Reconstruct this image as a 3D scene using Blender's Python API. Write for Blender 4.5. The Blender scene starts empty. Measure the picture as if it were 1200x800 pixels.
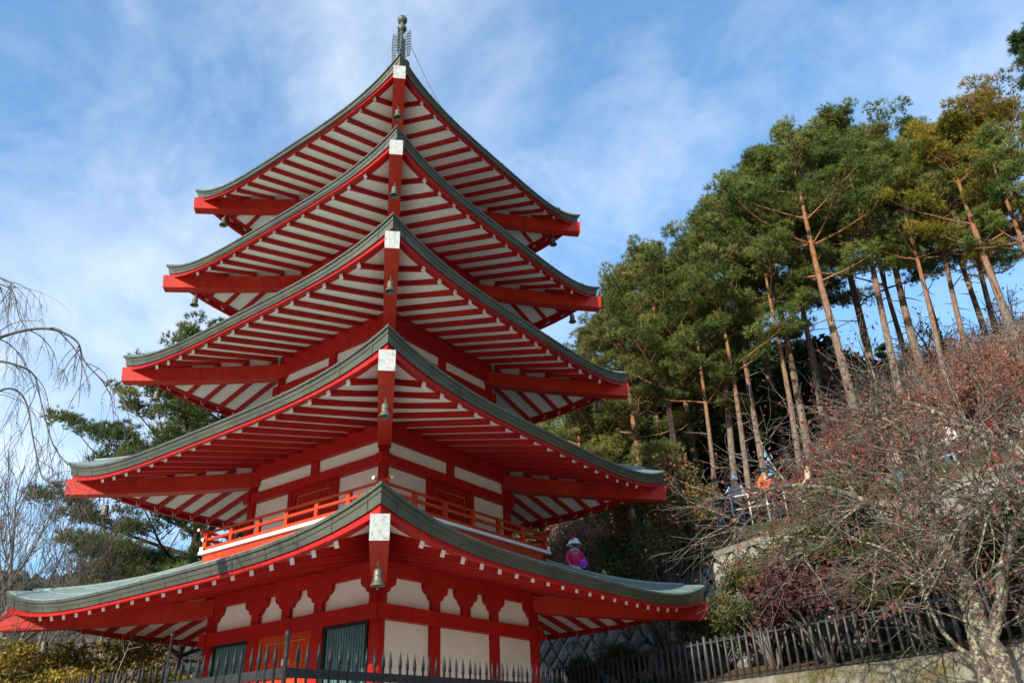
import bpy, math, random
import numpy as np
from mathutils import Vector, Matrix
R = math.radians
scene = bpy.context.scene
COL = scene.collection

# ------------------------------------------------------------------ camera
cam_d = bpy.data.cameras.new('camera'); cam = bpy.data.objects.new('camera', cam_d); COL.objects.link(cam)
cam_d.sensor_width = 36.0; cam_d.lens = 915.66 / 1200 * 36
cam_d.clip_start = 0.05; cam_d.clip_end = 9000
cam.matrix_world = (Matrix.Rotation(R(90 + 27.954), 4, 'X') @ Matrix.Rotation(R(-2.43), 4, 'Z'))
scene.camera = cam

# ------------------------------------------------------------------ light
SUN_AZ, SUN_EL = -126.0, 23.0            # direction towards the sun (degrees from +X)
EXPO = 1.42
sd = Vector((math.cos(R(SUN_AZ)) * math.cos(R(SUN_EL)), math.sin(R(SUN_AZ)) * math.cos(R(SUN_EL)), math.sin(R(SUN_EL))))
sl = bpy.data.lights.new('sun', 'SUN'); sl.energy = 2.7; sl.angle = R(0.5); sl.color = (1.0, 0.91, 0.78)
sun = bpy.data.objects.new('sun', sl); COL.objects.link(sun)
sun.rotation_euler = (-sd).to_track_quat('-Z', 'Y').to_euler()

world = bpy.data.worlds.new('World'); scene.world = world; world.use_nodes = True
wn, wl = world.node_tree.nodes, world.node_tree.links
wn.clear()
def N(nt, typ, **kw):
    n = nt.nodes.new(typ)
    for k, v in kw.items(): setattr(n, k, v)
    return n
def build_world():
    nt = world.node_tree
    out = N(nt, 'ShaderNodeOutputWorld'); bg = N(nt, 'ShaderNodeBackground')
    bg.inputs['Strength'].default_value = 0.148
    scene.cycles.max_bounces = 6; scene.cycles.diffuse_bounces = 4; scene.cycles.glossy_bounces = 2; scene.cycles.transmission_bounces = 4
    sky = N(nt, 'ShaderNodeTexSky', sky_type='NISHITA', sun_disc=False)
    sky.sun_elevation = R(SUN_EL); sky.sun_rotation = math.atan2(sd.x, sd.y)
    sky.air_density = 1.0; sky.dust_density = 0.6; sky.ozone_density = 1.6
    tc = N(nt, 'ShaderNodeTexCoord')
    sep = N(nt, 'ShaderNodeSeparateXYZ'); wl.new(tc.outputs['Generated'], sep.inputs[0])
    zz = N(nt, 'ShaderNodeMath', operation='MAXIMUM'); wl.new(sep.outputs['Z'], zz.inputs[0]); zz.inputs[1].default_value = 0.0
    za = N(nt, 'ShaderNodeMath', operation='ADD'); wl.new(zz.outputs[0], za.inputs[0]); za.inputs[1].default_value = 0.22
    dx = N(nt, 'ShaderNodeMath', operation='DIVIDE'); wl.new(sep.outputs['X'], dx.inputs[0]); wl.new(za.outputs[0], dx.inputs[1])
    dy = N(nt, 'ShaderNodeMath', operation='DIVIDE'); wl.new(sep.outputs['Y'], dy.inputs[0]); wl.new(za.outputs[0], dy.inputs[1])
    cmb = N(nt, 'ShaderNodeCombineXYZ'); wl.new(dx.outputs[0], cmb.inputs[0]); wl.new(dy.outputs[0], cmb.inputs[1])
    mp = N(nt, 'ShaderNodeMapping'); mp.inputs['Rotation'].default_value = (0, 0, R(35)); mp.inputs['Scale'].default_value = (1.0, 0.75, 1); mp.inputs['Location'].default_value = (14.2, 1.3, 0)
    wl.new(cmb.outputs[0], mp.inputs[0])
    n1 = N(nt, 'ShaderNodeTexNoise'); n1.inputs['Scale'].default_value = 1.1; n1.inputs['Detail'].default_value = 7; n1.inputs['Roughness'].default_value = 0.60; n1.inputs['Distortion'].default_value = 0.35
    wl.new(mp.outputs[0], n1.inputs['Vector'])
    r1 = N(nt, 'ShaderNodeMapRange'); r1.inputs['From Min'].default_value = 0.455; r1.inputs['From Max'].default_value = 0.76; wl.new(n1.outputs['Fac'], r1.inputs['Value'])
    n2 = N(nt, 'ShaderNodeTexNoise'); n2.inputs['Scale'].default_value = 3.6; n2.inputs['Detail'].default_value = 5; n2.inputs['Roughness'].default_value = 0.62; n2.inputs['Distortion'].default_value = 0.45
    wl.new(mp.outputs[0], n2.inputs['Vector'])
    r2 = N(nt, 'ShaderNodeMapRange'); r2.inputs['From Min'].default_value = 0.50; r2.inputs['From Max'].default_value = 0.82; wl.new(n2.outputs['Fac'], r2.inputs['Value'])
    mm = N(nt, 'ShaderNodeMath', operation='MULTIPLY_ADD'); wl.new(r2.outputs[0], mm.inputs[0]); mm.inputs[1].default_value = 0.42; wl.new(r1.outputs[0], mm.inputs[2])
    # thin veil gets whiter towards the horizon, as cloud layers do
    hz = N(nt, 'ShaderNodeMapRange'); hz.inputs['From Min'].default_value = 0.65; hz.inputs['From Max'].default_value = 0.02; hz.inputs['To Min'].default_value = 0.85; hz.inputs['To Max'].default_value = 1.1
    wl.new(sep.outputs['Z'], hz.inputs['Value'])
    m3 = N(nt, 'ShaderNodeMath', operation='MULTIPLY', use_clamp=True); wl.new(mm.outputs[0], m3.inputs[0]); wl.new(hz.outputs[0], m3.inputs[1])
    m4 = N(nt, 'ShaderNodeMath', operation='MULTIPLY'); wl.new(m3.outputs[0], m4.inputs[0]); m4.inputs[1].default_value = 0.85
    tint = N(nt, 'ShaderNodeMix', data_type='RGBA', blend_type='MULTIPLY'); tint.inputs['Factor'].default_value = 1.0
    gm = N(nt, 'ShaderNodeGamma'); gm.inputs[1].default_value = 0.72; wl.new(sky.outputs[0], gm.inputs[0])
    wl.new(gm.outputs[0], tint.inputs[6]); tint.inputs[7].default_value = (0.60, 0.88, 1.10, 1)
    mix = N(nt, 'ShaderNodeMix', data_type='RGBA'); wl.new(m4.outputs[0], mix.inputs['Factor']); wl.new(tint.outputs[2], mix.inputs[6]); mix.inputs[7].default_value = (3.3, 3.45, 3.65, 1)
    wl.new(mix.outputs[2], bg.inputs['Color']); wl.new(bg.outputs[0], out.inputs[0])
build_world()
scene.view_settings.view_transform = 'Standard'; scene.view_settings.look = 'None'
scene.view_settings.gamma = 1.0; scene.view_settings.exposure = EXPO
scene.view_settings.use_curve_mapping = False

# ------------------------------------------------------------------ materials
MATS = {}
def ramp(nt, fac, stops):
    r = N(nt, 'ShaderNodeValToRGB'); nt.links.new(fac, r.inputs[0])
    e = r.color_ramp.elements
    while len(e) < len(stops): e.new(0.5)
    for el, (p, c) in zip(e, stops): el.position = p; el.color = (*c, 1)
    return r.outputs[0]
def noise(nt, vec, scale, detail=4, rough=.55, dist=0.0):
    n = N(nt, 'ShaderNodeTexNoise'); n.inputs['Scale'].default_value = scale; n.inputs['Detail'].default_value = detail
    n.inputs['Roughness'].default_value = rough; n.inputs['Distortion'].default_value = dist
    if vec is not None: nt.links.new(vec, n.inputs['Vector'])
    return n.outputs['Fac']
def mixc(nt, fac, a, b, blend='MIX'):
    m = N(nt, 'ShaderNodeMix', data_type='RGBA', blend_type=blend)
    if isinstance(fac, (int, float)): m.inputs['Factor'].default_value = fac
    else: nt.links.new(fac, m.inputs['Factor'])
    for i, v in ((6, a), (7, b)):
        if isinstance(v, tuple): m.inputs[i].default_value = (*v, 1)
        else: nt.links.new(v, m.inputs[i])
    return m.outputs[2]
def mat(name, fn, rough=.6, spec=.4, metal=0.0, bump=None, transl=0.0):
    m = bpy.data.materials.new(name); m.use_nodes = True; nt = m.node_tree
    b = nt.nodes['Principled BSDF']; b.inputs['Roughness'].default_value = rough
    b.inputs['Specular IOR Level'].default_value = spec; b.inputs['Metallic'].default_value = metal
    tc = N(nt, 'ShaderNodeTexCoord'); geo = N(nt, 'ShaderNodeNewGeometry')
    oi = N(nt, 'ShaderNodeObjectInfo')
    ctx = dict(nt=nt, obj=tc.outputs['Object'], pos=geo.outputs['Position'], nrm=geo.outputs['Normal'], rnd=oi.outputs['Random'])
    c = fn(ctx)
    if isinstance(c, tuple): b.inputs['Base Color'].default_value = (*c, 1)
    else: nt.links.new(c, b.inputs['Base Color'])
    if bump:
        sc, st, di = bump
        bp = N(nt, 'ShaderNodeBump'); bp.inputs['Strength'].default_value = st; bp.inputs['Distance'].default_value = di
        nt.links.new(noise(nt, ctx['pos'], sc, 3, .6), bp.inputs['Height']); nt.links.new(bp.outputs[0], b.inputs['Normal'])
    if transl:
        tr = N(nt, 'ShaderNodeBsdfTranslucent'); ms = N(nt, 'ShaderNodeMixShader'); ms.inputs[0].default_value = transl
        if isinstance(c, tuple): tr.inputs[0].default_value = (*c, 1)
        else: nt.links.new(c, tr.inputs[0])
        nt.links.new(b.outputs[0], ms.inputs[1]); nt.links.new(tr.outputs[0], ms.inputs[2])
        nt.links.new(ms.outputs[0], nt.nodes['Material Output'].inputs[0])
    MATS[name] = m; return m
def red_paint(base, dark, worn):
    def f(c):
        nt = c['nt']
        a = ramp(nt, noise(nt, c['pos'], 1.7, 4, .65), [(0.30, dark), (0.64, base)])
        v = mixc(nt, .22, a, ramp(nt, c['rnd'], [(0, (dark[0] * .6, dark[1] * .6, dark[2] * .8)), (1, (base[0] * 1.2, base[1] * 2.2, base[2] * 1.6))]))
        mp = N(nt, 'ShaderNodeMapping'); mp.inputs['Scale'].default_value = (7, 7, 1.1); nt.links.new(c['pos'], mp.inputs[0])
        v = mixc(nt, ramp(nt, noise(nt, mp.outputs[0], 1.6, 4, .65), [(0.50, (0, 0, 0)), (0.78, (.7, .7, .7))]), v, (dark[0] * .45, dark[1] * .8, dark[2] * .9))
        v = mixc(nt, ramp(nt, noise(nt, c['pos'], .8, 4, .7), [(0.55, (0, 0, 0)), (0.75, (.5, .5, .5))]), v, (base[0] * 1.1, base[1] * 3.0, base[2] * 2.5))
        return mixc(nt, ramp(nt, noise(nt, c['pos'], 19, 5, .75), [(0.64, (0, 0, 0)), (0.70, (.75, .75, .75))]), v, worn)
    return f
mat('red', red_paint((0.44, 0.010, 0.008), (0.33, 0.007, 0.007), (0.42, 0.035, 0.022)), rough=.5, spec=.22, bump=(30, .15, .004))
mat('hip_red', red_paint((0.52, 0.024, 0.009), (0.40, 0.014, 0.007), (0.58, 0.12, 0.07)), rough=.5, spec=.25, bump=(22, .25, .005))
mat('orange_red', red_paint((0.58, 0.050, 0.012), (0.48, 0.032, 0.010), (0.52, 0.10, 0.04)), rough=.5, spec=.25, bump=(30, .15, .004))
mat('plaster', lambda c: mixc(c['nt'], ramp(c['nt'], noise(c['nt'], c['pos'], 9, 9, .75), [(.60, (0, 0, 0)), (.78, (.35, .35, .35))]), mixc(c['nt'], ramp(c['nt'], noise(c['nt'], c['pos'], 2.2, 7, .65), [(0.35, (0, 0, 0)), (0.75, (.6, .6, .6))]), (0.82, 0.78, 0.71), (0.66, 0.60, 0.51)), (.40, .34, .26)), rough=.85, spec=.2, bump=(60, .1, .003))
mat('soffit', lambda c: mixc(c['nt'], ramp(c['nt'], noise(c['nt'], c['pos'], 3.0, 6, .65), [(0.35, (0, 0, 0)), (0.75, (.7, .7, .7))]), (0.88, 0.81, 0.74), (0.76, 0.67, 0.58)), rough=.8, spec=.2)
mat('rail_white', lambda c: ramp(c['nt'], noise(c['nt'], c['pos'], 12, 5, .7), [(.35, (.30, .29, .27)), (.65, (.55, .55, .53))]), rough=.5)
mat('tip_white', lambda c: (.90, .89, .87), rough=.6, spec=.3)
mat('hip_white', lambda c: ramp(c['nt'], noise(c['nt'], c['pos'], 16, 8, .7), [(.34, (.20, .22, .21)), (.46, (.40, .42, .40)), (.7, (.52, .54, .52))]), rough=.7, spec=.25)
mat('white', lambda c: mixc(c['nt'], ramp(c['nt'], noise(c['nt'], c['pos'], 12, 6, .7), [(0.5, (0, 0, 0)), (0.7, (.5, .5, .5))]), (0.86, 0.86, 0.85), (0.66, 0.67, 0.66)), rough=.6, spec=.35)
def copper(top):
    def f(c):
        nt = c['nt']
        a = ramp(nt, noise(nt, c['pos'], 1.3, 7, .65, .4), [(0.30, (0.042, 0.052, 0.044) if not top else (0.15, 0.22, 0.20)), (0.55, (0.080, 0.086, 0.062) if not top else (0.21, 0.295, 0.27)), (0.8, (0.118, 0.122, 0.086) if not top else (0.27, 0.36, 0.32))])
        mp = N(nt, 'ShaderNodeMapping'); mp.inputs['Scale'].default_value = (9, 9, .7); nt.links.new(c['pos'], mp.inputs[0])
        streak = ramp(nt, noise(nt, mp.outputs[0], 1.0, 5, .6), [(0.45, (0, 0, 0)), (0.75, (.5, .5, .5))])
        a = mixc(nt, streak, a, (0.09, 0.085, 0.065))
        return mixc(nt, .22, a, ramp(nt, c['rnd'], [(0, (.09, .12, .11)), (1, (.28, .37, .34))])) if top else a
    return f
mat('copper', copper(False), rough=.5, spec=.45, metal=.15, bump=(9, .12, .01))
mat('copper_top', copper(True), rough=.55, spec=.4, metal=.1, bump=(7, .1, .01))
mat('bronze', lambda c: ramp(c['nt'], noise(c['nt'], c['pos'], 18, 6, .6), [(.3, (.07, .07, .052)), (.7, (.19, .185, .14))]), rough=.5, metal=.35, bump=(60, .3, .004))
mat('dark_bronze', lambda c: ramp(c['nt'], noise(c['nt'], c['pos'], 9, 5), [(.3, (.06, .075, .065)), (.7, (.14, .16, .135))]), rough=.5, metal=.3, bump=(40, .2, .004))
mat('iron', lambda c: ramp(c['nt'], noise(c['nt'], c['pos'], 25, 5), [(.35, (.012, .013, .015)), (.8, (.035, .035, .037))]), rough=.62, spec=.3, bump=(80, .3, .003))
mat('grey_iron', lambda c: ramp(c['nt'], noise(c['nt'], c['pos'], 20, 5), [(.35, (.022, .023, .025)), (.8, (.055, .055, .056))]), rough=.5, spec=.5, bump=(80, .3, .003))
mat('teal', lambda c: ramp(c['nt'], noise(c['nt'], c['pos'], 6, 5), [(.3, (.06, .15, .15)), (.7, (.09, .20, .20))]), rough=.5)
mat('black_paint', lambda c: (.012, .014, .014), rough=.5)
mat('gold', lambda c: (.55, .38, .13), rough=.4, metal=.6)
mat('concrete', lambda c: mixc(c['nt'], ramp(c['nt'], noise(c['nt'], c['pos'], 1.6, 9, .7), [(.42, (0, 0, 0)), (.62, (1, 1, 1))]), ramp(c['nt'], noise(c['nt'], c['pos'], 7, 8, .7), [(.3, (.10, .095, .08)), (.7, (.30, .28, .23))]), ramp(c['nt'], noise(c['nt'], c['pos'], 22, 5), [(.35, (.05, .055, .02)), (.7, (.20, .16, .07))])), rough=.95, spec=.15, bump=(14, .7, .03))
mat('stone', lambda c: mixc(c['nt'], ramp(c['nt'], noise(c['nt'], c['pos'], 2.6, 9, .75), [(.48, (0, 0, 0)), (.60, (.85, .85, .85))]), mixc(c['nt'], .35, ramp(c['nt'], noise(c['nt'], c['pos'], 5, 8, .7), [(.25, (.12, .12, .11)), (.5, (.26, .25, .23)), (.75, (.40, .39, .35))]), ramp(c['nt'], c['rnd'], [(0, (.12, .12, .10)), (1, (.42, .40, .36))])), ramp(c['nt'], noise(c['nt'], c['pos'], 14, 6), [(.3, (.025, .030, .012)), (.7, (.09, .085, .035))])), rough=.92, spec=.15, bump=(16, .8, .04))
mat('joint', lambda c: (.045, .045, .038), rough=.95, spec=.1)
mat('gravel', lambda c: ramp(c['nt'], noise(c['nt'], c['pos'], 30, 6, .7), [(.3, (.30, .28, .25)), (.7, (.52, .50, .46))]), rough=.95, spec=.1, bump=(40, .6, .02))
def ground_col(c):
    nt = c['nt']
    sep = N(nt, 'ShaderNodeSeparateXYZ'); nt.links.new(c['pos'], sep.inputs[0])
    lit = ramp(nt, noise(nt, c['pos'], 6, 9, .75), [(.25, (.028, .020, .012)), (.45, (.085, .055, .028)), (.6, (.15, .085, .045)), (.75, (.22, .15, .08))])
    grn = ramp(nt, noise(nt, c['pos'], 9, 8, .7), [(.3, (.018, .026, .010)), (.7, (.06, .075, .022))])
    hill = mixc(nt, ramp(nt, noise(nt, c['pos'], .35, 5), [(.45, (0, 0, 0)), (.58, (1, 1, 1))]), lit, grn)
    pale_bounce = ramp(nt, noise(nt, c['pos'], 28, 6, .7), [(.3, (.44, .40, .34)), (.7, (.64, .59, .51))])  # pale gravel on unseen low ground, added to bounce sunlight up under the eaves
    f = ramp(nt, sep.outputs['Z'], [(0.0, (0, 0, 0)), (1.0, (1, 1, 1))])
    return mixc(nt, f, pale_bounce, hill)
mat('ground', ground_col, rough=.95, spec=.1, bump=(7, .8, .06))
mat('far_wood', lambda c: mixc(c['nt'], ramp(c['nt'], noise(c['nt'], c['pos'], .012, 6, .6), [(.4, (0, 0, 0)), (.6, (1, 1, 1))]), ramp(c['nt'], noise(c['nt'], c['pos'], .09, 5), [(.3, (.020, .030, .028)), (.7, (.045, .060, .050))]), ramp(c['nt'], noise(c['nt'], c['pos'], .1, 5), [(.3, (.045, .035, .035)), (.7, (.095, .070, .060))])), rough=1, spec=0)  # slight blue of distance haze put into the wood's own colour
def pine_bark(c):
    nt = c['nt']
    sep = N(nt, 'ShaderNodeSeparateXYZ'); nt.links.new(c['obj'], sep.inputs[0])
    mp = N(nt, 'ShaderNodeMapping'); mp.inputs['Scale'].default_value = (3, 3, .8); nt.links.new(c['obj'], mp.inputs[0])
    low = ramp(nt, noise(nt, mp.outputs[0], 5, 8, .7), [(.3, (.05, .038, .03)), (.5, (.17, .13, .10)), (.72, (.33, .26, .20))])
    up = ramp(nt, noise(nt, mp.outputs[0], 5, 8, .7), [(.3, (.09, .042, .022)), (.5, (.25, .115, .055)), (.72, (.40, .21, .11))])
    mr = N(nt, 'ShaderNodeMapRange'); mr.inputs['From Min'].default_value = 3.5; mr.inputs['From Max'].default_value = 8.5; nt.links.new(sep.outputs['Z'], mr.inputs[0])
    return mixc(nt, mr.outputs[0], low, up)
mat('pine_bark', pine_bark, rough=.9, spec=.15, bump=(18, .9, .04))
def lichen_bark(c):
    nt = c['nt']
    b = ramp(nt, noise(nt, c['pos'], 12, 7, .7), [(.3, (.035, .026, .022)), (.7, (.13, .10, .085))])
    g = ramp(nt, noise(nt, c['pos'], 15, 9, .74, .5), [(.49, (0, 0, 0)), (.60, (1, 1, 1))])
    return mixc(nt, g, b, ramp(nt, noise(nt, c['pos'], 30, 4), [(.3, (.20, .20, .11)), (.7, (.38, .37, .25))]))
mat('lichen_bark', lichen_bark, rough=.95, spec=.1, bump=(28, .9, .02))
mat('grey_bark', lambda c: ramp(c['nt'], noise(c['nt'], c['pos'], 8, 7, .7), [(.3, (.05, .042, .036)), (.7, (.19, .165, .14))]), rough=.95, spec=.1)
mat('pale_bark', lambda c: ramp(c['nt'], noise(c['nt'], c['pos'], 8, 7, .7), [(.3, (.12, .105, .085)), (.7, (.33, .30, .25))]), rough=.95, spec=.1)
mat('dark_bark', lambda c: ramp(c['nt'], noise(c['nt'], c['pos'], 8, 6, .7), [(.3, (.018, .014, .012)), (.7, (.065, .050, .045))]), rough=.95, spec=.1)
def leafmat(name, stops, transl=.25, rough=.55, spec=.3):
    def f(c):
        nt = c['nt']
        at = N(nt, 'ShaderNodeAttribute', attribute_name='tint')
        a = ramp(nt, at.outputs['Fac'], stops)
        hs = N(nt, 'ShaderNodeHueSaturation'); nt.links.new(a, hs.inputs['Color'])
        mr = N(nt, 'ShaderNodeMapRange'); mr.inputs['To Min'].default_value = .485; mr.inputs['To Max'].default_value = .515; nt.links.new(c['rnd'], mr.inputs[0]); nt.links.new(mr.outputs[0], hs.inputs['Hue'])
        mv = N(nt, 'ShaderNodeMapRange'); mv.inputs['To Min'].default_value = .85; mv.inputs['To Max'].default_value = 1.2; nt.links.new(c['rnd'], mv.inputs[0]); nt.links.new(mv.outputs[0], hs.inputs['Value'])
        return hs.outputs[0]
    return mat(name, f, rough=rough, spec=spec, transl=transl)
leafmat('needles', [(0, (.052, .078, .014)), (.5, (.130, .168, .032)), (.85, (.225, .262, .062)), (1, (.29, .25, .08))], transl=.4)
leafmat('needles_mid', [(0, (.032, .052, .014)), (.5, (.075, .100, .024)), (.85, (.15, .17, .045)), (1, (.22, .19, .06))], transl=.3)
leafmat('needles_gold', [(0, (.085, .090, .012)), (.5, (.20, .180, .020)), (.85, (.32, .24, .030)), (1, (.34, .20, .03))], transl=.4)
leafmat('needles_pale', [(0, (.085, .105, .024)), (.5, (.19, .205, .050)), (.85, (.29, .29, .085)), (1, (.33, .28, .10))], transl=.4)
leafmat('needles_dark', [(0, (.022, .042, .018)), (.5, (.045, .078, .028)), (1, (.09, .115, .04))])
leafmat('maple_leaf', [(0, (.026, .048, .014)), (.45, (.060, .088, .020)), (.72, (.11, .10, .026)), (.88, (.20, .075, .03)), (1, (.28, .12, .05))], transl=.3)
leafmat('purple_leaf', [(0, (.045, .014, .018)), (.5, (.085, .030, .030)), (.8, (.10, .060, .035)), (1, (.08, .09, .03))], transl=.3)
leafmat('red_leaf', [(0, (.09, .025, .018)), (.4, (.20, .060, .035)), (.7, (.25, .11, .055)), (.92, (.28, .15, .08)), (1, (.42, .07, .04))], transl=.35)
leafmat('dry_leaf', [(0, (.12, .05, .034)), (.4, (.24, .095, .060)), (.7, (.33, .15, .10)), (1, (.38, .24, .15))], transl=.3)
leafmat('yellow_leaf', [(0, (.045, .060, .014)), (.3, (.10, .11, .020)), (.55, (.23, .19, .026)), (.8, (.42, .28, .03)), (1, (.36, .15, .03))], transl=.3)
def cloth(name, col, rough=.8): mat(name, lambda c: mixc(c['nt'], ramp(c['nt'], noise(c['nt'], c['pos'], 30, 3), [(.4, (0, 0, 0)), (.7, (.35, .35, .35))]), col, tuple(v * .6 for v in col)), rough=rough, spec=.2)
cloth('skin', (.50, .30, .21), .6); cloth('hair', (.015, .012, .010), .5)
for nm, c_ in dict(cloth_orange=(.80, .13, .03), cloth_white=(.78, .78, .80), cloth_blue=(.03, .28, .60), cloth_black=(.02, .02, .025), cloth_navy=(.03, .04, .09), cloth_pink=(.75, .03, .14), cloth_purple=(.50, .06, .62), cloth_mint=(.45, .72, .58), cloth_yellow=(.75, .52, .04), cloth_denim=(.08, .12, .22), cloth_grey=(.32, .32, .34), cloth_beige=(.55, .42, .30), cloth_red=(.70, .03, .06)).items(): cloth(nm, c_)

# ------------------------------------------------------------------ mesh helpers
class MB:
    def __init__(s): s.v = []; s.f = []; s.m = []; s.smooth = []
    def add(s, verts, faces, mi=0, sm=False):
        o = len(s.v); s.v += [tuple(p) for p in verts]
        for f in faces: s.f.append(tuple(i + o for i in f)); s.m.append(mi); s.smooth.append(sm)
    def box(s, c, d, mi=0, rot=None):
        cx, cy, cz = c; x, y, z = d[0] / 2, d[1] / 2, d[2] / 2
        vs = [Vector((a * x, b * y, e * z)) for a in (-1, 1) for b in (-1, 1) for e in (-1, 1)]
        if rot is not None: vs = [rot @ p for p in vs]
        s.add([(p.x + cx, p.y + cy, p.z + cz) for p in vs], [(0, 1, 3, 2), (4, 6, 7, 5), (0, 4, 5, 1), (2, 3, 7, 6), (0, 2, 6, 4), (1, 5, 7, 3)], mi)
    def beam(s, p0, p1, w, h, mi=0, end_mi=None, up=Vector((0, 0, 1))):
        p0, p1 = Vector(p0), Vector(p1); d = (p1 - p0).normalized(); sd_ = d.cross(up).normalized(); u = sd_.cross(d)
        vs = [p + sd_ * (a * w / 2) + u * (b * h / 2) for p in (p0, p1) for a, b in ((-1, -1), (1, -1), (1, 1), (-1, 1))]
        s.add(vs, [(0, 1, 5, 4), (1, 2, 6, 5), (2, 3, 7, 6), (3, 0, 4, 7)], mi)
        o = len(s.v) - 8
        for f in ((3, 2, 1, 0), (4, 5, 6, 7)):
            s.f.append(tuple(i + o for i in f)); s.smooth.append(False)
            s.m.append(mi if (end_mi is None or f[0] != 3) else end_mi)
    def tube(s, pts, radii, n=6, mi=0, cap=True):
        pts = [Vector(p) for p in pts]; rings = []; a = None
        for i, p in enumerate(pts):
            d = (pts[min(i + 1, len(pts) - 1)] - pts[max(i - 1, 0)])
            if d.length < 1e-9: d = Vector((0, 0, 1))
            d.normalize()
            if a is None: a = d.orthogonal().normalized()
            a = (a - d * a.dot(d)); a = a.normalized() if a.length > 1e-6 else d.orthogonal().normalized()
            b = d.cross(a); r = radii[i] if hasattr(radii, '__len__') else radii
            rings.append([p + (a * math.cos(2 * math.pi * k / n) + b * math.sin(2 * math.pi * k / n)) * r for k in range(n)])
        vs = [q for rg in rings for q in rg]; fs = []
        for i in range(len(pts) - 1):
            for k in range(n): fs.append((i * n + k, i * n + (k + 1) % n, (i + 1) * n + (k + 1) % n, (i + 1) * n + k))
        s.add(vs, fs, mi, True)
        if cap and n > 3:
            o = len(s.v) - len(vs)
            s.f.append(tuple(o + k for k in range(n))[::-1]); s.m.append(mi); s.smooth.append(False)
            s.f.append(tuple(o + (len(pts) - 1) * n + k for k in range(n))); s.m.append(mi); s.smooth.append(False)
    def lathe(s, prof, n=20, mi=0, c=(0, 0, 0)):
        vs = [(c[0] + r * math.cos(2 * math.pi * k / n), c[1] + r * math.sin(2 * math.pi * k / n), c[2] + z) for r, z in prof for k in range(n)]
        fs = [(i * n + k, i * n + (k + 1) % n, (i + 1) * n + (k + 1) % n, (i + 1) * n + k) for i in range(len(prof) - 1) for k in range(n)]
        s.add(vs, fs, mi, True)
    def grid(s, fn, nu, nv, mi=0, sm=True):
        vs = [fn(i, j) for i in range(nu + 1) for j in range(nv + 1)]
        fs = [(i * (nv + 1) + j, (i + 1) * (nv + 1) + j, (i + 1) * (nv + 1) + j + 1, i * (nv + 1) + j + 1) for i in range(nu) for j in range(nv)]
        s.add(vs, fs, mi, sm)
    def prism(s, outline, fn, d0, d1, mi=0):      # outline of (a,b) extruded from depth d0 to d1 through fn(a,b,d)
        n = len(outline); vs = [fn(a, b, d0) for a, b in outline] + [fn(a, b, d1) for a, b in outline]
        fs = [tuple(range(n))[::-1], tuple(range(n, 2 * n))] + [(i, (i + 1) % n, n + (i + 1) % n, n + i) for i in range(n)]
        s.add(vs, fs, mi)
    def mesh(s, name, mats):
        me = bpy.data.meshes.new(name); me.from_pydata(s.v, [], s.f)
        for m in mats: me.materials.append(MATS[m])
        me.polygons.foreach_set('material_index', s.m); me.polygons.foreach_set('use_smooth', s.smooth); me.update()
        return me
    def build(s, name, mats, parent=None, **kw):
        if isinstance(mats, str): mats = [mats]
        return link(name, s.mesh(name, mats), parent, **kw)
def link(name, data, parent=None, loc=None, rz=None):
    o = bpy.data.objects.new(name, data); COL.objects.link(o)
    if parent: o.parent = parent
    if loc is not None: o.location = loc
    if rz is not None: o.rotation_euler = (0, 0, rz)
    return o
def thing(name, label, cat, loc=(0, 0, 0), rz=0, group=None):
    o = link(name, None, None, loc, rz); o.empty_display_size = .2
    tag(o, label, cat, group); return o
def tag(o, label, cat, group=None):
    o['label'] = label; o['category'] = cat
    if group: o['group'] = group
    return o
def struct(o, kind='structure'): o['kind'] = kind; return o
def copy_tree(o, parent=None, label=None, group=None):
    c = o.copy(); COL.objects.link(c); c.parent = parent
    if label: c['label'] = label
    if group: c['group'] = group
    for ch in list(o.children): copy_tree(ch, c)
    return c
def trimesh(name, verts, tris, mats, tint=None, smooth=False, mi=None):
    me = bpy.data.meshes.new(name); nv, nf = len(verts), len(tris)
    me.vertices.add(nv); me.vertices.foreach_set('co', np.asarray(verts, np.float32).ravel())
    k = tris.shape[1]
    me.loops.add(nf * k); me.loops.foreach_set('vertex_index', np.asarray(tris, np.int32).ravel())
    me.polygons.add(nf); me.polygons.foreach_set('loop_start', np.arange(0, nf * k, k, dtype=np.int32))
    for m in mats: me.materials.append(MATS[m])
    me.update(calc_edges=True)
    if tint is not None:
        a = me.attributes.new('tint', 'FLOAT', 'POINT'); a.data.foreach_set('value', np.asarray(tint, np.float32))
    return me

# ------------------------------------------------------------------ terrain
def sstep(a, b, x):
    t = min(1, max(0, (x - a) / (b - a))); return t * t * (3 - 2 * t)
EX, EY = .842, .539                                     # uphill direction of the wooded slope
def edist(x, y): return (x - .37) * EX + (y - 21) * EY
PROF = [(-60, -.35), (-.16, -.35), (-.1, 1.06), (1.5, 1.35), (2.9, 1.7), (3.2, 4.15), (4.5, 4.85), (6.5, 5.65), (9.5, 6.25), (12, 8.2), (16, 10.6), (22, 12.6), (32, 14.6), (50, 17.5), (70, 17), (110, 6), (400, -5)]
def prof(e):
    for (a, za), (b, zb) in zip(PROF, PROF[1:]):
        if e <= b: return za + (zb - za) * (e - a) / (b - a)
    return PROF[-1][1]
def bumpy(x, y): return .5 * math.sin(x * .71 + y * .33) + .35 * math.sin(x * 1.43 - y * 1.17 + 1) + .2 * math.sin(x * 2.9 + y * 2.3 + 2)
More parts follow.
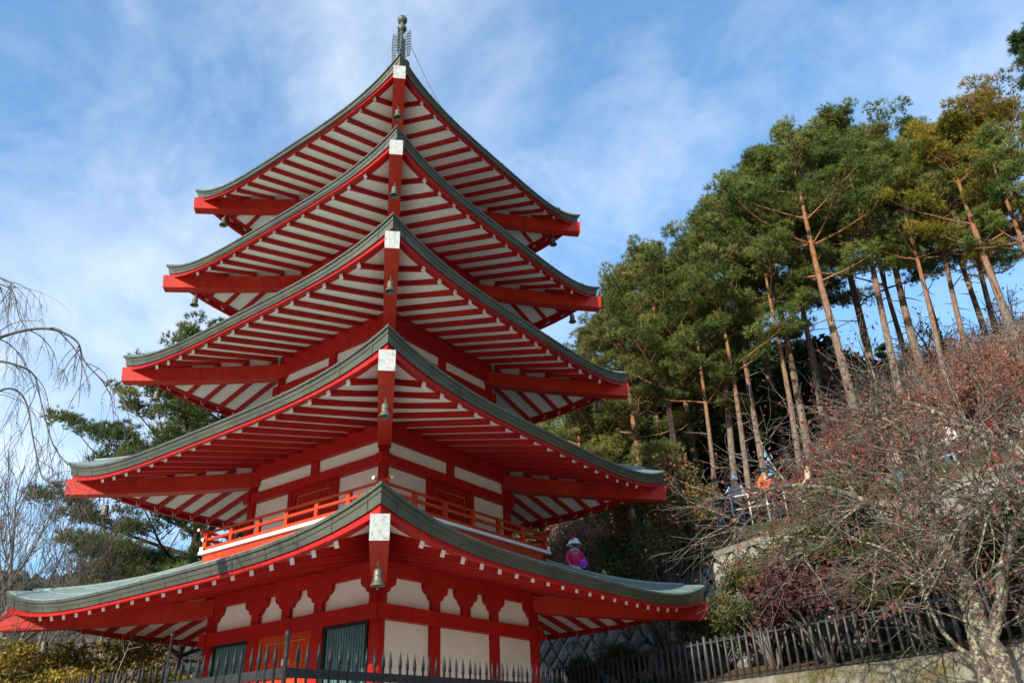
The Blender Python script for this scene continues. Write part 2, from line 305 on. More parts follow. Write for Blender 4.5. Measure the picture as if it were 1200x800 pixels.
def H(x, y):
    d = math.hypot(x, y); e = edist(x, y)
    z = prof(e)
    z += bumpy(x, y) * .16 * sstep(3, 9, e)
    z -= 1.25 * (1 - sstep(3.2, 6.0, d))                 # the lower path the photographer stands on
    # valley falling away behind and beside the terrace
    dv = max(0, -x - 9 - .2 * max(0, y - 10))
    z -= min(30, (dv * .42)) * (1 - sstep(-8, 0, e))
    z -= .35 * max(0, y - 30) * (1 - sstep(-6, 4, e)) * .6
    return z
def make_ground():
    rs = [0.5]
    while rs[-1] < 26: rs.append(rs[-1] + .33)
    while rs[-1] < 320: rs.append(rs[-1] * 1.045)
    na = 300; vs = [(0, 0, H(0, 0))]
    for r in rs:
        for k in range(na):
            a = 2 * math.pi * k / na; x, y = r * math.cos(a), r * math.sin(a); vs.append((x, y, H(x, y)))
    fs = [(0, 1 + k, 1 + (k + 1) % na) for k in range(na)]
    for i in range(len(rs) - 1):
        for k in range(na):
            a, b = 1 + i * na + k, 1 + i * na + (k + 1) % na; fs.append((a, a + na, b + na, b))
    mb = MB(); mb.add(vs, fs, 0, True); struct(mb.build('ground', 'ground'))
make_ground()
rng = np.random.default_rng(7)
def ridge(az):                                          # ridge height of the far mountains
    return 205 + 34 * math.sin(az * 2.3 + 1.1) + 20 * math.sin(az * 7.1 + .4) + 8 * math.sin(az * 17 + 2)
def hill_z(az, r):
    t = sstep(380, 1200, r)
    return -34 + (ridge(az) + 34) * t + 10 * math.sin(az * 31 + r * .011) * t + 6 * math.sin(az * 57 - r * .02) * t
def make_hills():
    rs = [300, 340, 380, 450, 530, 620, 710, 800, 900, 1000, 1100, 1200, 1300, 1500, 2000, 3500]; na = 220; vs = []
    for r in rs:
        for k in range(na):
            a = 2 * math.pi * k / na
            z = hill_z(a, r) if r <= 1200 else ridge(a) - (r - 1200) * .12
            vs.append((r * math.cos(a), r * math.sin(a), z))
    fs = []
    for i in range(len(rs) - 1):
        for k in range(na): a, b = i * na + k, i * na + (k + 1) % na; fs.append((a, a + na, b + na, b))
    mb = MB(); mb.add(vs, fs, 0, True); struct(mb.build('hills', 'far_wood'))
    n = 15000; az = R(90) + R(1) * rng.uniform(-2, 50, n); r = 1235 - 700 * rng.random(n) ** 1.6
    P = np.array([(rr * math.cos(a), rr * math.sin(a), hill_z(a, min(rr, 1200)) - 2) for a, rr in zip(az, r)])
    hh = rng.uniform(8, 19, n); w = hh * rng.uniform(.22, .42, n); V = []; T = []
    for i in range(n):
        o = len(V); p = P[i]; a0 = rng.random() * 6.28
        for k in range(5): V.append((p[0] + w[i] * math.cos(a0 + k * 1.2566), p[1] + w[i] * math.sin(a0 + k * 1.2566), p[2] + hh[i] * (.35 + .15 * rng.random())))
        V.append((p[0], p[1], p[2] + hh[i])); V.append((p[0], p[1], p[2]))
        for k in range(5): T.append((o + k, o + (k + 1) % 5, o + 5)); T.append((o + (k + 1) % 5, o + k, o + 6))
    o = link('distant_wood', trimesh('distant_wood', np.array(V), np.array(T), ['far_wood']))
    struct(o, 'stuff'); o['label'] = 'dark far-off woodland covering the mountain ridge'; o['category'] = 'woodland'
make_hills()

# ------------------------------------------------------------------ pagoda
S2 = math.sqrt(2)
CX, CY, TH = -2.965, 16.619, R(9.928)
PAG = thing('pagoda', 'five-storey vermilion pagoda with cream panels and patinated copper roofs', 'pagoda', (CX, CY, -.35), TH - R(45))
ZP = .35                                                # heights below are measured from the lens; the pagoda's own origin is its base
ROT = [Matrix.Rotation(k * math.pi / 2, 4, 'Z') for k in range(4)]
def FV(k, t, s, z):                                     # face k: along t, outward s
    n = (math.cos(k * math.pi / 2), math.sin(k * math.pi / 2))
    return (n[0] * s - n[1] * t, n[1] * s + n[0] * t, z + ZP)
FR, FBR, FBL, FL = 0, 1, 2, 3                           # right, back right, back left, left front
US = [-1, -.97, -.93, -.88, -.82, -.75, -.66, -.55, -.42, -.28, -.14, 0, .14, .28, .42, .55, .66, .75, .82, .88, .93, .97, 1]
TIERS = [  # eave half, corner z, mid z, hip tip radius, hip z, rafter end s, rafter z, n, spacing, wall half, slope, top s, top z, rise
    (5.02, 3.185, 2.70, 7.00, 2.605, 4.76, 2.488, 19, .440, 2.36, .235, 2.2, 3.88),
    (4.616, 5.802, 5.33, 6.424, 5.233, 4.37, 5.15, 17, .443, 2.00, .24, 1.72, 6.86),
    (4.179, 8.353, 7.90, 5.815, 7.825, 3.93, 7.735, 15, .446, 1.76, .28, 1.50, 9.45),
    (3.81, 10.84, 10.31, 5.35, 10.29, 3.59, 10.20, 13, .460, 1.58, .29, 1.32, 11.85),
    (3.573, 13.17, 12.55, 4.993, 12.649, 3.33, 12.567, 13, .435, 1.42, .30, .42, 15.35)]
WALLTOP = []
def build_roof(i, T):
    se, zt, zm, ah, zh, sr, zr, n, sp, b, sl_, st, ztop = T
    cz = lambda u: zm + (zt - zm) * abs(u) ** 4
    th0 = (.185, .185, .165, .145, .115)[i]; bd0 = (.05, .05, .045, .038, .03)[i]
    th = lambda u: th0 + (.27 - th0) * abs(u) ** 4
    s_in = b - .05
    zin = zr + .06 + sl_ * (sr - s_in); WALLTOP.append(zin)
    zso = lambda u: zr + .06 + .30 * abs(u) ** 6                       # soffit height along the rafter ends
    zs = lambda t, s: zin + (zso(t / sr if abs(t) < sr else 1) - zin) * (s - s_in) / (sr - s_in)
    # copper cover
    root = None
    nv = 8
    def top(k, u, v, lift=0):
        s = se + (st - se) * v
        z = zm + (ztop - zm) * (.72 * v + .28 * v * v) + (zt - zm) * abs(u) ** 4 * (1 - v) ** 2
        return FV(k, u * s, s, z + lift)
    mb = MB()
    for k in range(4):
        mb.grid(lambda a, c: top(k, US[a], c / nv), len(US) - 1, nv, 0)
    if i == 4: mb.add([FV(k, 0 if k % 2 else 0, 0, ztop + .02) for k in range(1)] + [FV(k, -st, st, ztop) for k in range(4)], [(0, 1, 2), (0, 2, 3), (0, 3, 4), (0, 4, 1)])
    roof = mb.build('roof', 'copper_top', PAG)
    def strip(name, material, sec):                                    # mitred band round the four eaves
        m = MB()
        for k in range(4):
            pts = [[FV(k, u * (se + ds), se + ds, fz(u)) for ds, fz in sec] for u in US]
            m.grid(lambda a, c: pts[a][c], len(US) - 1, len(sec) - 1, 0, False)
        return m.build(name, material, roof)
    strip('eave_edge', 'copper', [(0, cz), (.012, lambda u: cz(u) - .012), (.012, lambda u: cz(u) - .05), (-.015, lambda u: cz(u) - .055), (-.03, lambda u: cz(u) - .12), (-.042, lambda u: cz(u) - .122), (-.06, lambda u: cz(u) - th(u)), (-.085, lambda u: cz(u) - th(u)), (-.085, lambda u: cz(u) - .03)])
    m = MB()
    for k in range(4):
        nseam = int(2 * se / .62)
        for q in range(nseam):
            u = -1 + 2 * (q + .5) / nseam + .012 * math.sin(q * 7 + k); us = (u - .012 / se, u + .012 / se)
            sec = [(.016, .006), (.018, -.052), (-.010, -.058), (-.055, -th(u) - .003)]
            pts = [[FV(k, uu * (se + ds), se + ds, cz(uu) + dz) for ds, dz in sec] for uu in us]
            m.grid(lambda a, c: pts[a][c], 1, 3, 0, False)
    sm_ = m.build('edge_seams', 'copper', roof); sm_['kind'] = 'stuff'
    d1 = lambda u: cz(u) - th(u) - bd0 - .07 * abs(u) ** 4
    zb2 = lambda u: min(d1(u) + .06, max(zso(u) - .012, d1(u) - .08)) if d1(u) > zso(u) else zso(u) - .012
    strip('eave_board', 'red', [(-.09, lambda u: cz(u) - .1), (-.09, d1), (-.155, d1), (-.155, lambda u: d1(u) + .12)])
    strip('eave_board', 'red', [(-.158, lambda u: max(d1(u), zb2(u)) + .11), (-.158, zb2), (-.225, zb2), (-.225, lambda u: zso(u) - .014), (-.31, lambda u: zso(u) - .014), (-.31, lambda u: zso(u) + .05)])
    # soffit boards, one per side
    for k in range(4):
        m = MB(); nv2 = 6
        def f(a, c):
            s = s_in - .3 + (sr + .0 - s_in + .3) * c / nv2; t = US[a] * s
            u = US[a]; zo = zso(u)
            return FV(k, t, s, zin + (zo - zin) * (s - s_in) / (sr - s_in))
        m.grid(f, len(US) - 1, nv2, 0); m.build('soffit', 'soffit', roof)
    # rafters
    tmax = sp * (n - 1) / 2; cache = {}
    for j in range(n):
        t = -tmax + j * sp; key = round(abs(t), 3)
        zo = zso(t / sr)
        s1 = max(s_in - .02, abs(t) + .06)
        # height of soffit at (t,s1)
        u1 = min(1, abs(t) / max(s1, .01)); z1 = zin + (zso(u1) - zin) * (s1 - s_in) / (sr - s_in)
        if key not in cache:
            m = MB(); p0 = Vector((sr + .01, 0, zo - .055)); p1 = Vector((s1, 0, z1 - .045)); d = (p1 - p0).normalized()
            m.beam(p0 + d * .012, p1, .072, .098, 0)
            m.beam(p0, p0 + d * .013, .076, .108, 1, 1)
            cache[key] = m.mesh('rafter', ['red', 'tip_white'])
        for k in range(4):
            o = link('rafter', cache[key], roof); o.rotation_euler = (0, 0, k * math.pi / 2)
            p = FV(k, t, 0, 0); o.location = p
    # hip rafters
    for k in range(4):
        A = k * math.pi / 2 + math.pi / 4; ca, sa = math.cos(A), math.sin(A); m = MB()
        r0, r1 = ah, (b - .15) * S2; zi = zh + .21
        W, hh = .25, .33
        nn = 8
        for q in range(nn):
            f0, f1 = q / nn, (q + 1) / nn
            zc = lambda f: zh + .0 + (zi - zh) * f ** 1.0 - .035 * math.sin(math.pi * f)
            ra, rb = r0 + (r1 - r0) * f0, r0 + (r1 - r0) * f1
            sx, sy = -sa * W / 2, ca * W / 2
            vs = []
            for r_, z_ in ((ra, zc(f0)), (rb, zc(f1))):
                for a_, b_ in ((-1, -1), (1, -1), (1, 1), (-1, 1)):
                    rr = r_ + (.03 if (q == 0 and b_ > 0 and r_ == ra) else 0)
                    vs.append((ca * rr + a_ * sx, sa * rr + a_ * sy, z_ + b_ * hh / 2 + ZP))
            fs = [(0, 4, 5, 1), (1, 5, 6, 2), (2, 6, 7, 3), (3, 7, 4, 0)]
            m.add(vs, fs, 0)
            if q == 0: m.add(vs[:4], [(0, 1, 2, 3)], 1)
            if q == nn - 1: m.add(vs[4:], [(3, 2, 1, 0)], 0)
        m.build('hip_rafter', ['hip_red', 'hip_white'], roof)
    # copper sheets on the lowest roof, laid in courses
    if i == 0:
        rows = 5
        for k in range(4):
            for r_ in range(rows):
                v0, v1 = .012 + r_ * .165, .012 + (r_ + 1) * .165 - .006
                smid = se + (st - se) * (v0 + v1) / 2
                ncol = max(5, int(2 * smid / .62)); off = .5 * (r_ % 2)
                e = [-1] + [(-1 + 2 * (c + off) / ncol) for c in range(1 if off == 0 else 0, ncol) if -1 < -1 + 2 * (c + off) / ncol < 1] + [1]
                for u0, u1 in zip(e, e[1:]):
                    m = MB(); g = .006 / smid; us = [u0 + g, u0 + (u1 - u0) / 3, u0 + 2 * (u1 - u0) / 3, u1 - g]; L = .011
                    vs = [top(k, u, v0, L + .004) for u in us] + [top(k, u, v1, L * .6) for u in us] + [top(k, u, v0, -.004) for u in us] + [top(k, u, v1, -.004) for u in us]
                    fs = [(q, q + 1, q + 5, q + 4) for q in range(3)] + [(q + 8, q + 9, q + 1, q) for q in range(3)] + [(0, 4, 12, 8), (7, 3, 11, 15)]
                    m.add(vs, fs); m.build('copper_sheet', 'copper_top', roof)
        for k in range(4):   # ridge caps up the hips
            m = MB(); A = 0
            m.tube([top(k, 1, .12 + v / 10 * .8, .010) for v in range(11)], .04, 8); m.build('hip_cap', 'copper_top', roof)
    else:
        for k in range(4):
            m = MB(); m.tube([top(k, 1, .12 + v / 10 * .8, .010) for v in range(11)], .04, 8); m.build('hip_cap', 'copper_top', roof)
    return roof
for i, T in enumerate(TIERS): build_roof(i, T)

def fbox(mb, k, t0, t1, s0, s1, z0, z1, mi=0):
    mb.add([FV(k, t, s, z) for t in (t0, t1) for s in (s0, s1) for z in (z0, z1)], [(0, 1, 3, 2), (4, 6, 7, 5), (0, 4, 5, 1), (2, 3, 7, 6), (0, 2, 6, 4), (1, 5, 7, 3)], mi)
def part_box(name, material, k, *a, parent=None):
    m = MB(); fbox(m, k, *a); return m.build(name, material, parent or PAG)
BASE_ = [-.30, 3.80, 6.60, 9.2, 11.6]
def storey(i, b, z0, tie0, tie1, fr1, rc, frieze_posts, doorways):
    top_z = WALLTOP[i] + .02
    # core wall so that nothing is hollow
    core = part_box('wall', 'plaster', 0, -b + .2, b - .2, -b + .2, b - .2, z0, top_z + .15)
    for k in range(4):   # corner columns
        A = k * math.pi / 2 + math.pi / 4; r = (b - rc) * S2; m = MB()
        m.tube([(r * math.cos(A), r * math.sin(A), z + ZP) for z in (z0, top_z - .05)], rc, 16); m.build('column', 'red', PAG)
    for k in range(4):
        e = .001 * k
        part_box('tie_beam', 'red', k, -b - .06, b + .06, b - .16 - e, b + .02 + e * 3, tie0 + e, tie1 - e)
        part_box('head_beam', 'red', k, -b + .02, b - .02, b - .20, b - .03 + e, fr1, top_z)
        if z0 < tie0 - .6: part_box('sill_beam', 'red', k, -b - .03, b + .03, b - .16 - e, b + .01 + e * 3, z0 + e, z0 + .2)
        ts = [-b + 2 * rc] + [x for p in frieze_posts for x in (p - .12 * (1 if i == 0 else .8), p + .12 * (1 if i == 0 else .8))] + [b - 2 * rc]
        for a, c in zip(ts[::2], ts[1::2]): part_box('panel', 'plaster', k, a - .03, c + .03, b - .21, b - .125, tie1 - .02, fr1 + .02)
        for p in frieze_posts:
            if i == 0: continue
            part_box('strut', 'red', k, p - .10, p + .10, b - .18, b - .06, tie1 - .01, fr1 + .01)
        # lower wall bays
        if doorways is None: continue
        for kind, a, c in doorways[1 if (k == FL or (i > 0)) else 0]:
            zb, zt_ = z0 + .2, tie0
            if kind == 'panel': part_box('panel', 'plaster', k, a - .02, c + .02, b - .21, b - .12, zb - .02, zt_ + .02)
            if kind == 'post': part_box('post', 'red', k, a, c, b - .19, b - .05, zb - .01, zt_ + .01)
            if kind == 'door':
                d = part_box('door', 'red' if i else 'orange_red', k, a, c, b - .20, b - .10, zb, zt_ + .01)
                fw = .10
                for a0, c0, y0, y1 in ((a, a + fw, zb, zt_), (c - fw, c, zb, zt_), (a + fw, c - fw, zt_ - fw, zt_)):
                    part_box('door_frame', 'red' if i else 'orange_red', k, a0, c0, b - .14, b - .065, y0, y1, parent=d)
                g = .016
                for a0, c0, y0, y1 in ((a + fw + .02, a + fw + .02 + g, zb, zt_ - fw - .02 - g), (c - fw - .02 - g, c - fw - .02, zb, zt_ - fw - .02 - g), (a + fw + .02, c - fw - .02, zt_ - fw - .02 - g, zt_ - fw - .02)):
                    part_box('trim', 'gold', k, a0, c0, b - .11, b - .094, y0, y1, parent=d)
                if i == 0:
                    mid = (a + c) / 2
                    part_box('door_seam', 'black_paint', k, mid - .006, mid + .006, b - .11, b - .097, zb, zt_ - fw - .1, parent=d)
                    part_box('door_panel', 'orange_red', k, a + .2, mid - .08, b - .11, b - .086, zb + .9, zt_ - .35, parent=d)
                    part_box('door_panel', 'orange_red', k, mid + .08, c - .2, b - .11, b - .086, zb + .9, zt_ - .35, parent=d)
                    part_box('lock_plate', 'white', k, mid - .02, mid + .16, b - .09, b - .07, zt_ - .52, zt_ - .42, parent=d)
            if kind == 'window':
                w = part_box('window', 'black_paint', k, a, c, b - .20, b - .15, z0 + .9, zt_ + .005)
                part_box('window_sill', 'red', k, a - .02, c + .02, b - .19, b - .04, z0 + .82, z0 + .92, parent=w)
                for a0, c0, y0, y1 in ((a, a + .05, z0 + .92, zt_), (c - .05, c, z0 + .92, zt_), (a + .05, c - .05, zt_ - .05, zt_)):
                    part_box('window_frame', 'black_paint', k, a0, c0, b - .16, b - .07, y0, y1, parent=w)
                m = MB(); x = a + .07
                while x < c - .08: fbox(m, k, x, x + .045, b - .155, b - .10, z0 + .93, zt_ - .05); x += .062
                lt = m.build('lattice', 'teal', w); lt['kind'] = 'stuff'
                part_box('wall_panel', 'plaster', k, a, c, b - .20, b - .12, z0 + .18, z0 + .83, parent=w)
bays1 = [('panel', -2.1, -1.0), ('post', -1.0, -.75), ('panel', -.75, .75), ('post', .75, 1.0), ('panel', 1.0, 2.1)]
bays1L = [('window', -2.09, -1.02), ('post', -1.02, -.72), ('door', -.72, .72), ('post', .72, 1.02), ('window', 1.02, 2.09)]
storey(0, 2.38, -.30, 2.09, 2.33, 2.80, .13, [-.87, 0, .87], (bays1, bays1L))
bays2 = [('panel', -1.82, -.72), ('post', -.72, -.60), ('door', -.60, .60), ('post', .60, .72), ('panel', .72, 1.82)]
storey(1, 2.02, 3.78, 4.915, 5.105, 5.42, .10, [0], (bays2, bays2))
storey(2, 1.78, 6.60, 7.44, 7.63, 7.94, .09, [0], (([('panel', -1.62, 1.62)],) * 2))
storey(3, 1.60, 9.20, 9.90, 10.08, 10.38, .085, [0], (([('panel', -1.45, 1.45)],) * 2))
storey(4, 1.44, 11.6, 12.30, 12.48, 12.76, .08, [0], (([('panel', -1.3, 1.3)],) * 2))
# cloud-shaped brackets of the lowest storey
def bracket_outline(w0, side=0):
    z0, z1 = 2.32, 2.83; half = []
    half.append((w0, z0))
    for a in range(-90, 1, 22): half.append((w0 + .085 * math.cos(R(a)), 2.60 + .075 * math.sin(R(a))))
    for a in range(-80, 1, 20): half.append((w0 + .085 + .13 * math.cos(R(a)), 2.735 + .115 * math.sin(R(a))))
    half.append((w0 + .215, z1))
    L = [(-x, z) for x, z in half]
    return half + L[::-1]
for k in range(4):
    for p in (-.87, 0, .87):
        m = MB(); m.prism(bracket_outline(.105), lambda a, b_, d: FV(k, p + a, d, b_), 2.38 - .20, 2.38 - .04); m.build('bracket', 'red', PAG)
    for sg in (-1, 1):
        o = bracket_outline(.135); o = [(a, z) for a, z in o if a * sg <= .0001] + ([] )
        m = MB(); o2 = [(a if a * -sg > 0 else 0, z) for a, z in bracket_outline(.135)]
        half = [(a, z) for a, z in bracket_outline(.135) if a * sg < 0]
        if sg < 0: half = half + [(0, 2.83), (0, 2.32)]
        else: half = half + [(0, 2.32), (0, 2.83)]
        m.prism(half, lambda a, b_, d: FV(k, sg * 2.25 + a, d, b_), 2.38 - .19, 2.38 - .05); m.build('bracket', 'red', PAG)
# balcony of the second storey
bal = part_box('balcony', 'white', 0, -2.60, 2.60, -2.60, 2.60, 3.868, 3.925)
for k in range(4):
    part_box('balcony_beam', 'orange_red', k, -2.53 , 2.53, 2.36, 2.53 + .001 * k, 3.68, 3.868, parent=bal)
    e = .002 * (k % 2)
    for nm, z, h, w, ext in (('bottom_rail', 3.965 + e, .085, .10, .10), ('middle_rail', 4.165 + e * 4, .05, .06, .10)):
        m = MB(); m.beam(FV(k, -2.50 - ext, 2.50, z), FV(k, 2.50 + ext, 2.50, z), w, h, 0)
        for sg in (-1, 1): m.beam(FV(k, sg * (2.50 + ext - .005), 2.50, z), FV(k, sg * (2.50 + ext + .012), 2.50, z), w + .006, h + .006, 1)
        m.build(nm, ['orange_red', 'white'], bal)
    m = MB(); zz_ = 4.31 + .055 * (k % 2)
    m.tube([FV(k, t, 2.50, 4.31 + .012 * (k % 2) + .09 * max(0, abs(t) - 2.3) ** 1.5 * 1.2) for t in (-2.72, -2.6, -2.45, -2.3, -1, 0, 1, 2.3, 2.45, 2.6, 2.72)], .030, 8)
    for sg in (-1, 1): m.tube([FV(k, sg * t, 2.50, 4.31 + .012 * (k % 2) + .09 * (t - 2.3) ** 1.5 * 1.2) for t in (2.715, 2.735)], .034, 8, 1)
    m.build('top_rail', ['orange_red', 'white'], bal)
    for t in (-1.68, -.84, 0, .84, 1.68):
        m = MB(); fbox(m, k, t - .045, t + .045, 2.465, 2.535, 4.0, 4.30); m.build('baluster', 'orange_red', bal)
    m = MB(); fbox(m, k, 2.445, 2.555, 2.445, 2.555, 3.92, 4.36); m.build('corner_post', 'orange_red', bal)
# stone base
part_box('stone_base', 'concrete', 0, -2.95, 2.95, -2.95, 2.95, -.55, -.29)
part_box('stone_step', 'concrete', FL, -1.0, 1.0, 2.95, 3.3, -.55, -.40)
# finial
fin = MB()
fin.lathe([(.0, 15.2), (.42, 15.2), (.42, 15.5), (.5, 15.52), (.5, 15.6), (.30, 15.62), (.40, 15.75), (.30, 15.98), (.14, 16.02), (.30, 16.12), (.16, 16.2), (.05, 16.24), (.05, 19.75)], 24, 0, (0, 0, ZP))
fino = fin.build('finial', 'dark_bronze', PAG)
for q in range(9):
    m = MB(); z = 16.42 + q * .235; r = .36 - q * .014
    m.lathe([(r, z - .035), (r + .025, z), (r, z + .035), (r - .05, z + .03), (r - .05, z - .03), (r, z - .035)], 24, 0, (0, 0, ZP))
    for a in range(4): m.beam((0, 0, z + ZP), (r * math.cos(a * 1.5708), r * math.sin(a * 1.5708), z + ZP), .025, .03)
    m.build('ring', 'dark_bronze', fino)
for q in range(4):                                       # openwork flame plates
    m = MB(); a = q * math.pi / 2 + R(22); ca, sa = math.cos(a), math.sin(a)
    P_ = lambda r, z: (ca * r, sa * r, z + ZP)
    for pl in ([(.06, 18.55), (.27, 18.6), (.30, 19.0), (.29, 19.45), (.27, 19.66)], [(.06, 18.8), (.16, 18.9), (.10, 19.0), (.18, 19.1), (.10, 19.2), (.18, 19.3), (.12, 19.42), (.2, 19.5)]): m.tube([P_(*p) for p in pl], .014, 5)
    for j in range(9):
        z = 18.6 + j * .115
        m.tube([P_(.29, z), P_(.17, z + .09), P_(.29, z + .12)], .010, 4); m.tube([P_(.06, z + .06), P_(.17, z), P_(.28, z + .05)], .009, 4)
    m.build('flame_plate', 'dark_bronze', fino)
for zc_, r in ((19.82, .145), (20.20, .155)):
    m = MB(); prof_ = [(r * math.sin(math.pi * q / 10), zc_ - r * math.cos(math.pi * q / 10)) for q in range(11)]
    if zc_ > 20: prof_[-1] = (.012, zc_ + r * 1.35); prof_[-2] = (.05, zc_ + r * 1.02)
    m.lathe(prof_, 20, 0, (0, 0, ZP)); m.build('jewel', 'dark_bronze', fino)
m = MB(); m.tube([(0, 0, 19.9 + ZP), (0, 0, 20.1 + ZP)], .06, 10); m.build('neck', 'dark_bronze', fino)
m = MB(); m.tube([Vector((.3, .05, 19.0 + ZP)).lerp(Vector((2.4, 1.0, 13.6 + ZP)), q / 8) - Vector((0, 0, .5 * math.sin(math.pi * q / 8))) for q in range(9)], .012, 5); m.build('ground_wire', 'dark_bronze', fino)

# wind bells under the corner beams
bellm = MB()
bellm.lathe([(0, .0), (.035, -.005), (.055, -.02), (.060, -.05), (.062, -.14), (.072, -.18), (.098, -.215), (.100, -.225), (.088, -.225), (.060, -.17), (.045, -.05), (0, -.03)], 18)
bellm.tube([(.064 * math.cos(a), .064 * math.sin(a), -.10) for a in np.linspace(0, 6.283, 19)], .006, 5)
hookm = MB(); hookm.tube([(0, 0, -.01), (0, 0, .03), (.022, 0, .05), (0, 0, .075), (-.022, 0, .05), (0, 0, .03)], .008, 6); hookm.tube([(0, 0, .075), (0, 0, .22)], .007, 6)
clapm = MB(); clapm.tube([(0, 0, -.05), (0, 0, -.25)], .006, 5); clapm.lathe([(0, -.235), (.018, -.245), (.018, -.265), (0, -.28)], 8)
bell_me, hook_me, clap_me = bellm.mesh('body', ['bronze']), hookm.mesh('hook', ['dark_bronze']), clapm.mesh('clapper', ['dark_bronze'])
TN = ['lowest', 'second', 'third', 'fourth', 'topmost']
for i, T in enumerate(TIERS):
    r = [6.2, 5.62, 5.05, 4.6, 4.25][i]
    ah, zh, b = T[3], T[4], T[9]
    f = (ah - r) / (ah - (b - .15) * S2); hz_ = zh + .21 * f - .035 * math.sin(math.pi * f) - .165
    for kk, where in ((3, 'at the corner facing the railing bend'), (2, 'at the corner beside the leafless trees'), (0, 'at the corner facing the wooded hill')):
        A = kk * math.pi / 2 + math.pi / 4 + TH - R(45)
        x, y = CX + r * math.cos(A), CY + r * math.sin(A)
        t = thing('wind_bell', 'bronze wind bell under the %s roof %s' % (TN[i], where), 'bell', (x, y, hz_ - .195), rng.uniform(0, 6), 'wind bells under the pagoda roofs')
        link('body', bell_me, t); link('hook', hook_me, t); link('clapper', clap_me, t)

# ------------------------------------------------------------------ fences and walls
def spear_mesh(h):
    m = MB(); m.tube([(0, 0, 0), (0, 0, h - .16), (0, 0, h - .155), (0, 0, h - .10), (0, 0, h)], [.012, .012, .019, .017, .001], 6, cap=False)
    return m.mesh('picket', ['iron'])
def iron_fence(pts, label, spacing, h, rails, name='iron_fence', mesh=None, material='iron', rail_h=.05):
    root = thing(name, label, 'fence', (pts[0][0], pts[0][1], pts[0][2])); o0 = Vector(pts[0]); acc = 0
    for p, q in zip(pts, pts[1:]):
        p, q = Vector(p) - o0, Vector(q) - o0; L = (q - p).length; d = (q - p) / L
        for rz_ in rails:
            m = MB(); m.beam(p + Vector((0, 0, rz_)), q + Vector((0, 0, rz_)), .014 if rail_h > .04 else .03, rail_h); m.build('rail', material, root)
        n = int(L / spacing)
        for i in range(n + 1):
            o = link('picket', mesh, root); o.location = p + d * (i * L / n) * .999 + Vector((rng.normal(0, .002), rng.normal(0, .002), rng.normal(0, .004)))
            o.rotation_euler = (rng.normal(0, .006), rng.normal(0, .006), rng.random())
    return root
zg = -.33
P0, PL, PR = Vector((-1.93, 6.72, 0)), Vector((-5.9, 10.2, 0)), Vector((.55, 11.75, 0))
# railing in front of the pagoda: it rises slightly with the path
hF = 1.30
f1 = iron_fence([(PL.x, PL.y, zg + .06), (P0.x, P0.y, zg - .06), (PR.x, PR.y, zg + .09)], 'black iron railing with spear points in front of the pagoda', .132, hF, [.20, 1.055], mesh=spear_mesh(hF), rail_h=.075)
for p, hh in ((PL, 1.28), (P0, 1.31), (PR, 1.28)):
    m = MB(); m.tube([(0, 0, 0), (0, 0, hh - .06), (0, 0, hh - .05), (0, 0, hh - .02), (0, 0, hh)], [.019, .019, .024, .022, .004], 10)
    o = m.build('post', 'iron', f1); o.location = (p.x - PL.x, p.y - PL.y, -.05)
kerb = thing('kerb', 'low concrete kerb carrying the spear-pointed railing', 'kerb', (P0.x, P0.y, -.4))
for a_, b_ in ((PL, P0), (P0, PR)):
    m = MB(); a2, b2 = a_ - P0, b_ - P0; m.beam((a2.x, a2.y, .0), (b2.x, b2.y, .02), .22, .16); m.build('kerb_run', 'concrete', kerb)
for (px, py, dx, dy) in ((-1.45, 7.55, .10, .02), (-1.08, 8.35, .12, .03)):
    m = MB(); m.tube([(0, 0, 0), (dx * -.2, dy, .5), (dx, dy, .02 + 0)], .008, 5)
# rear fence on the retaining wall
FA, FB = Vector((-.6, 22.52, 1.06)), Vector((8.9, 7.68, 1.06))
m = MB(); m.tube([(0, 0, .0), (0, 0, .80), (0, 0, .815)], [.027, .027, .012], 8); bar_me = m.mesh('picket', ['grey_iron'])
f2 = iron_fence([FA, FB], 'dark grey bar fence running along the top of the concrete retaining wall', .178, .6, [.06, .74], name='bar_fence', mesh=bar_me, material='grey_iron', rail_h=.035)
for q in range(8):
    o = MB(); o.tube([(0, 0, -.05), (0, 0, .84), (0, 0, .87)], [.04, .04, .02], 8); oo = o.build('post', 'grey_iron', f2); oo.location = (FB - FA) * (q / 7)
rw = thing('retaining_wall', 'low mossy concrete retaining wall under the bar fence', 'wall', (FA.x, FA.y, -.4))
dF = (FB - FA).normalized(); nF = Vector((-dF.y, dF.x, 0)); 
if nF.x < 0: nF = -nF
LF = (FB - FA).length
nseg = 9
for q in range(nseg):
    a_, b_ = dF * (LF * q / nseg + .006) , dF * (LF * (q + 1) / nseg - .006)
    m = MB(); off = nF * .12 * -1
    vs = []
    for p in (a_, b_):
        for o_, z in ((-.26, -.1), (.3, -.1), (.3, 1.47), (-.16, 1.47), (-.20, 1.44)): vs.append(tuple(p + nF * o_ + Vector((0, 0, z))))
    m.add(vs, [(0, 1, 2, 3, 4)[::-1], (5, 6, 7, 8, 9), (0, 5, 6, 1)[::-1], (1, 6, 7, 2)[::-1], (2, 7, 8, 3)[::-1], (3, 8, 9, 4)[::-1], (4, 9, 5, 0)[::-1]])
    m.build('wall_section', 'concrete', rw)
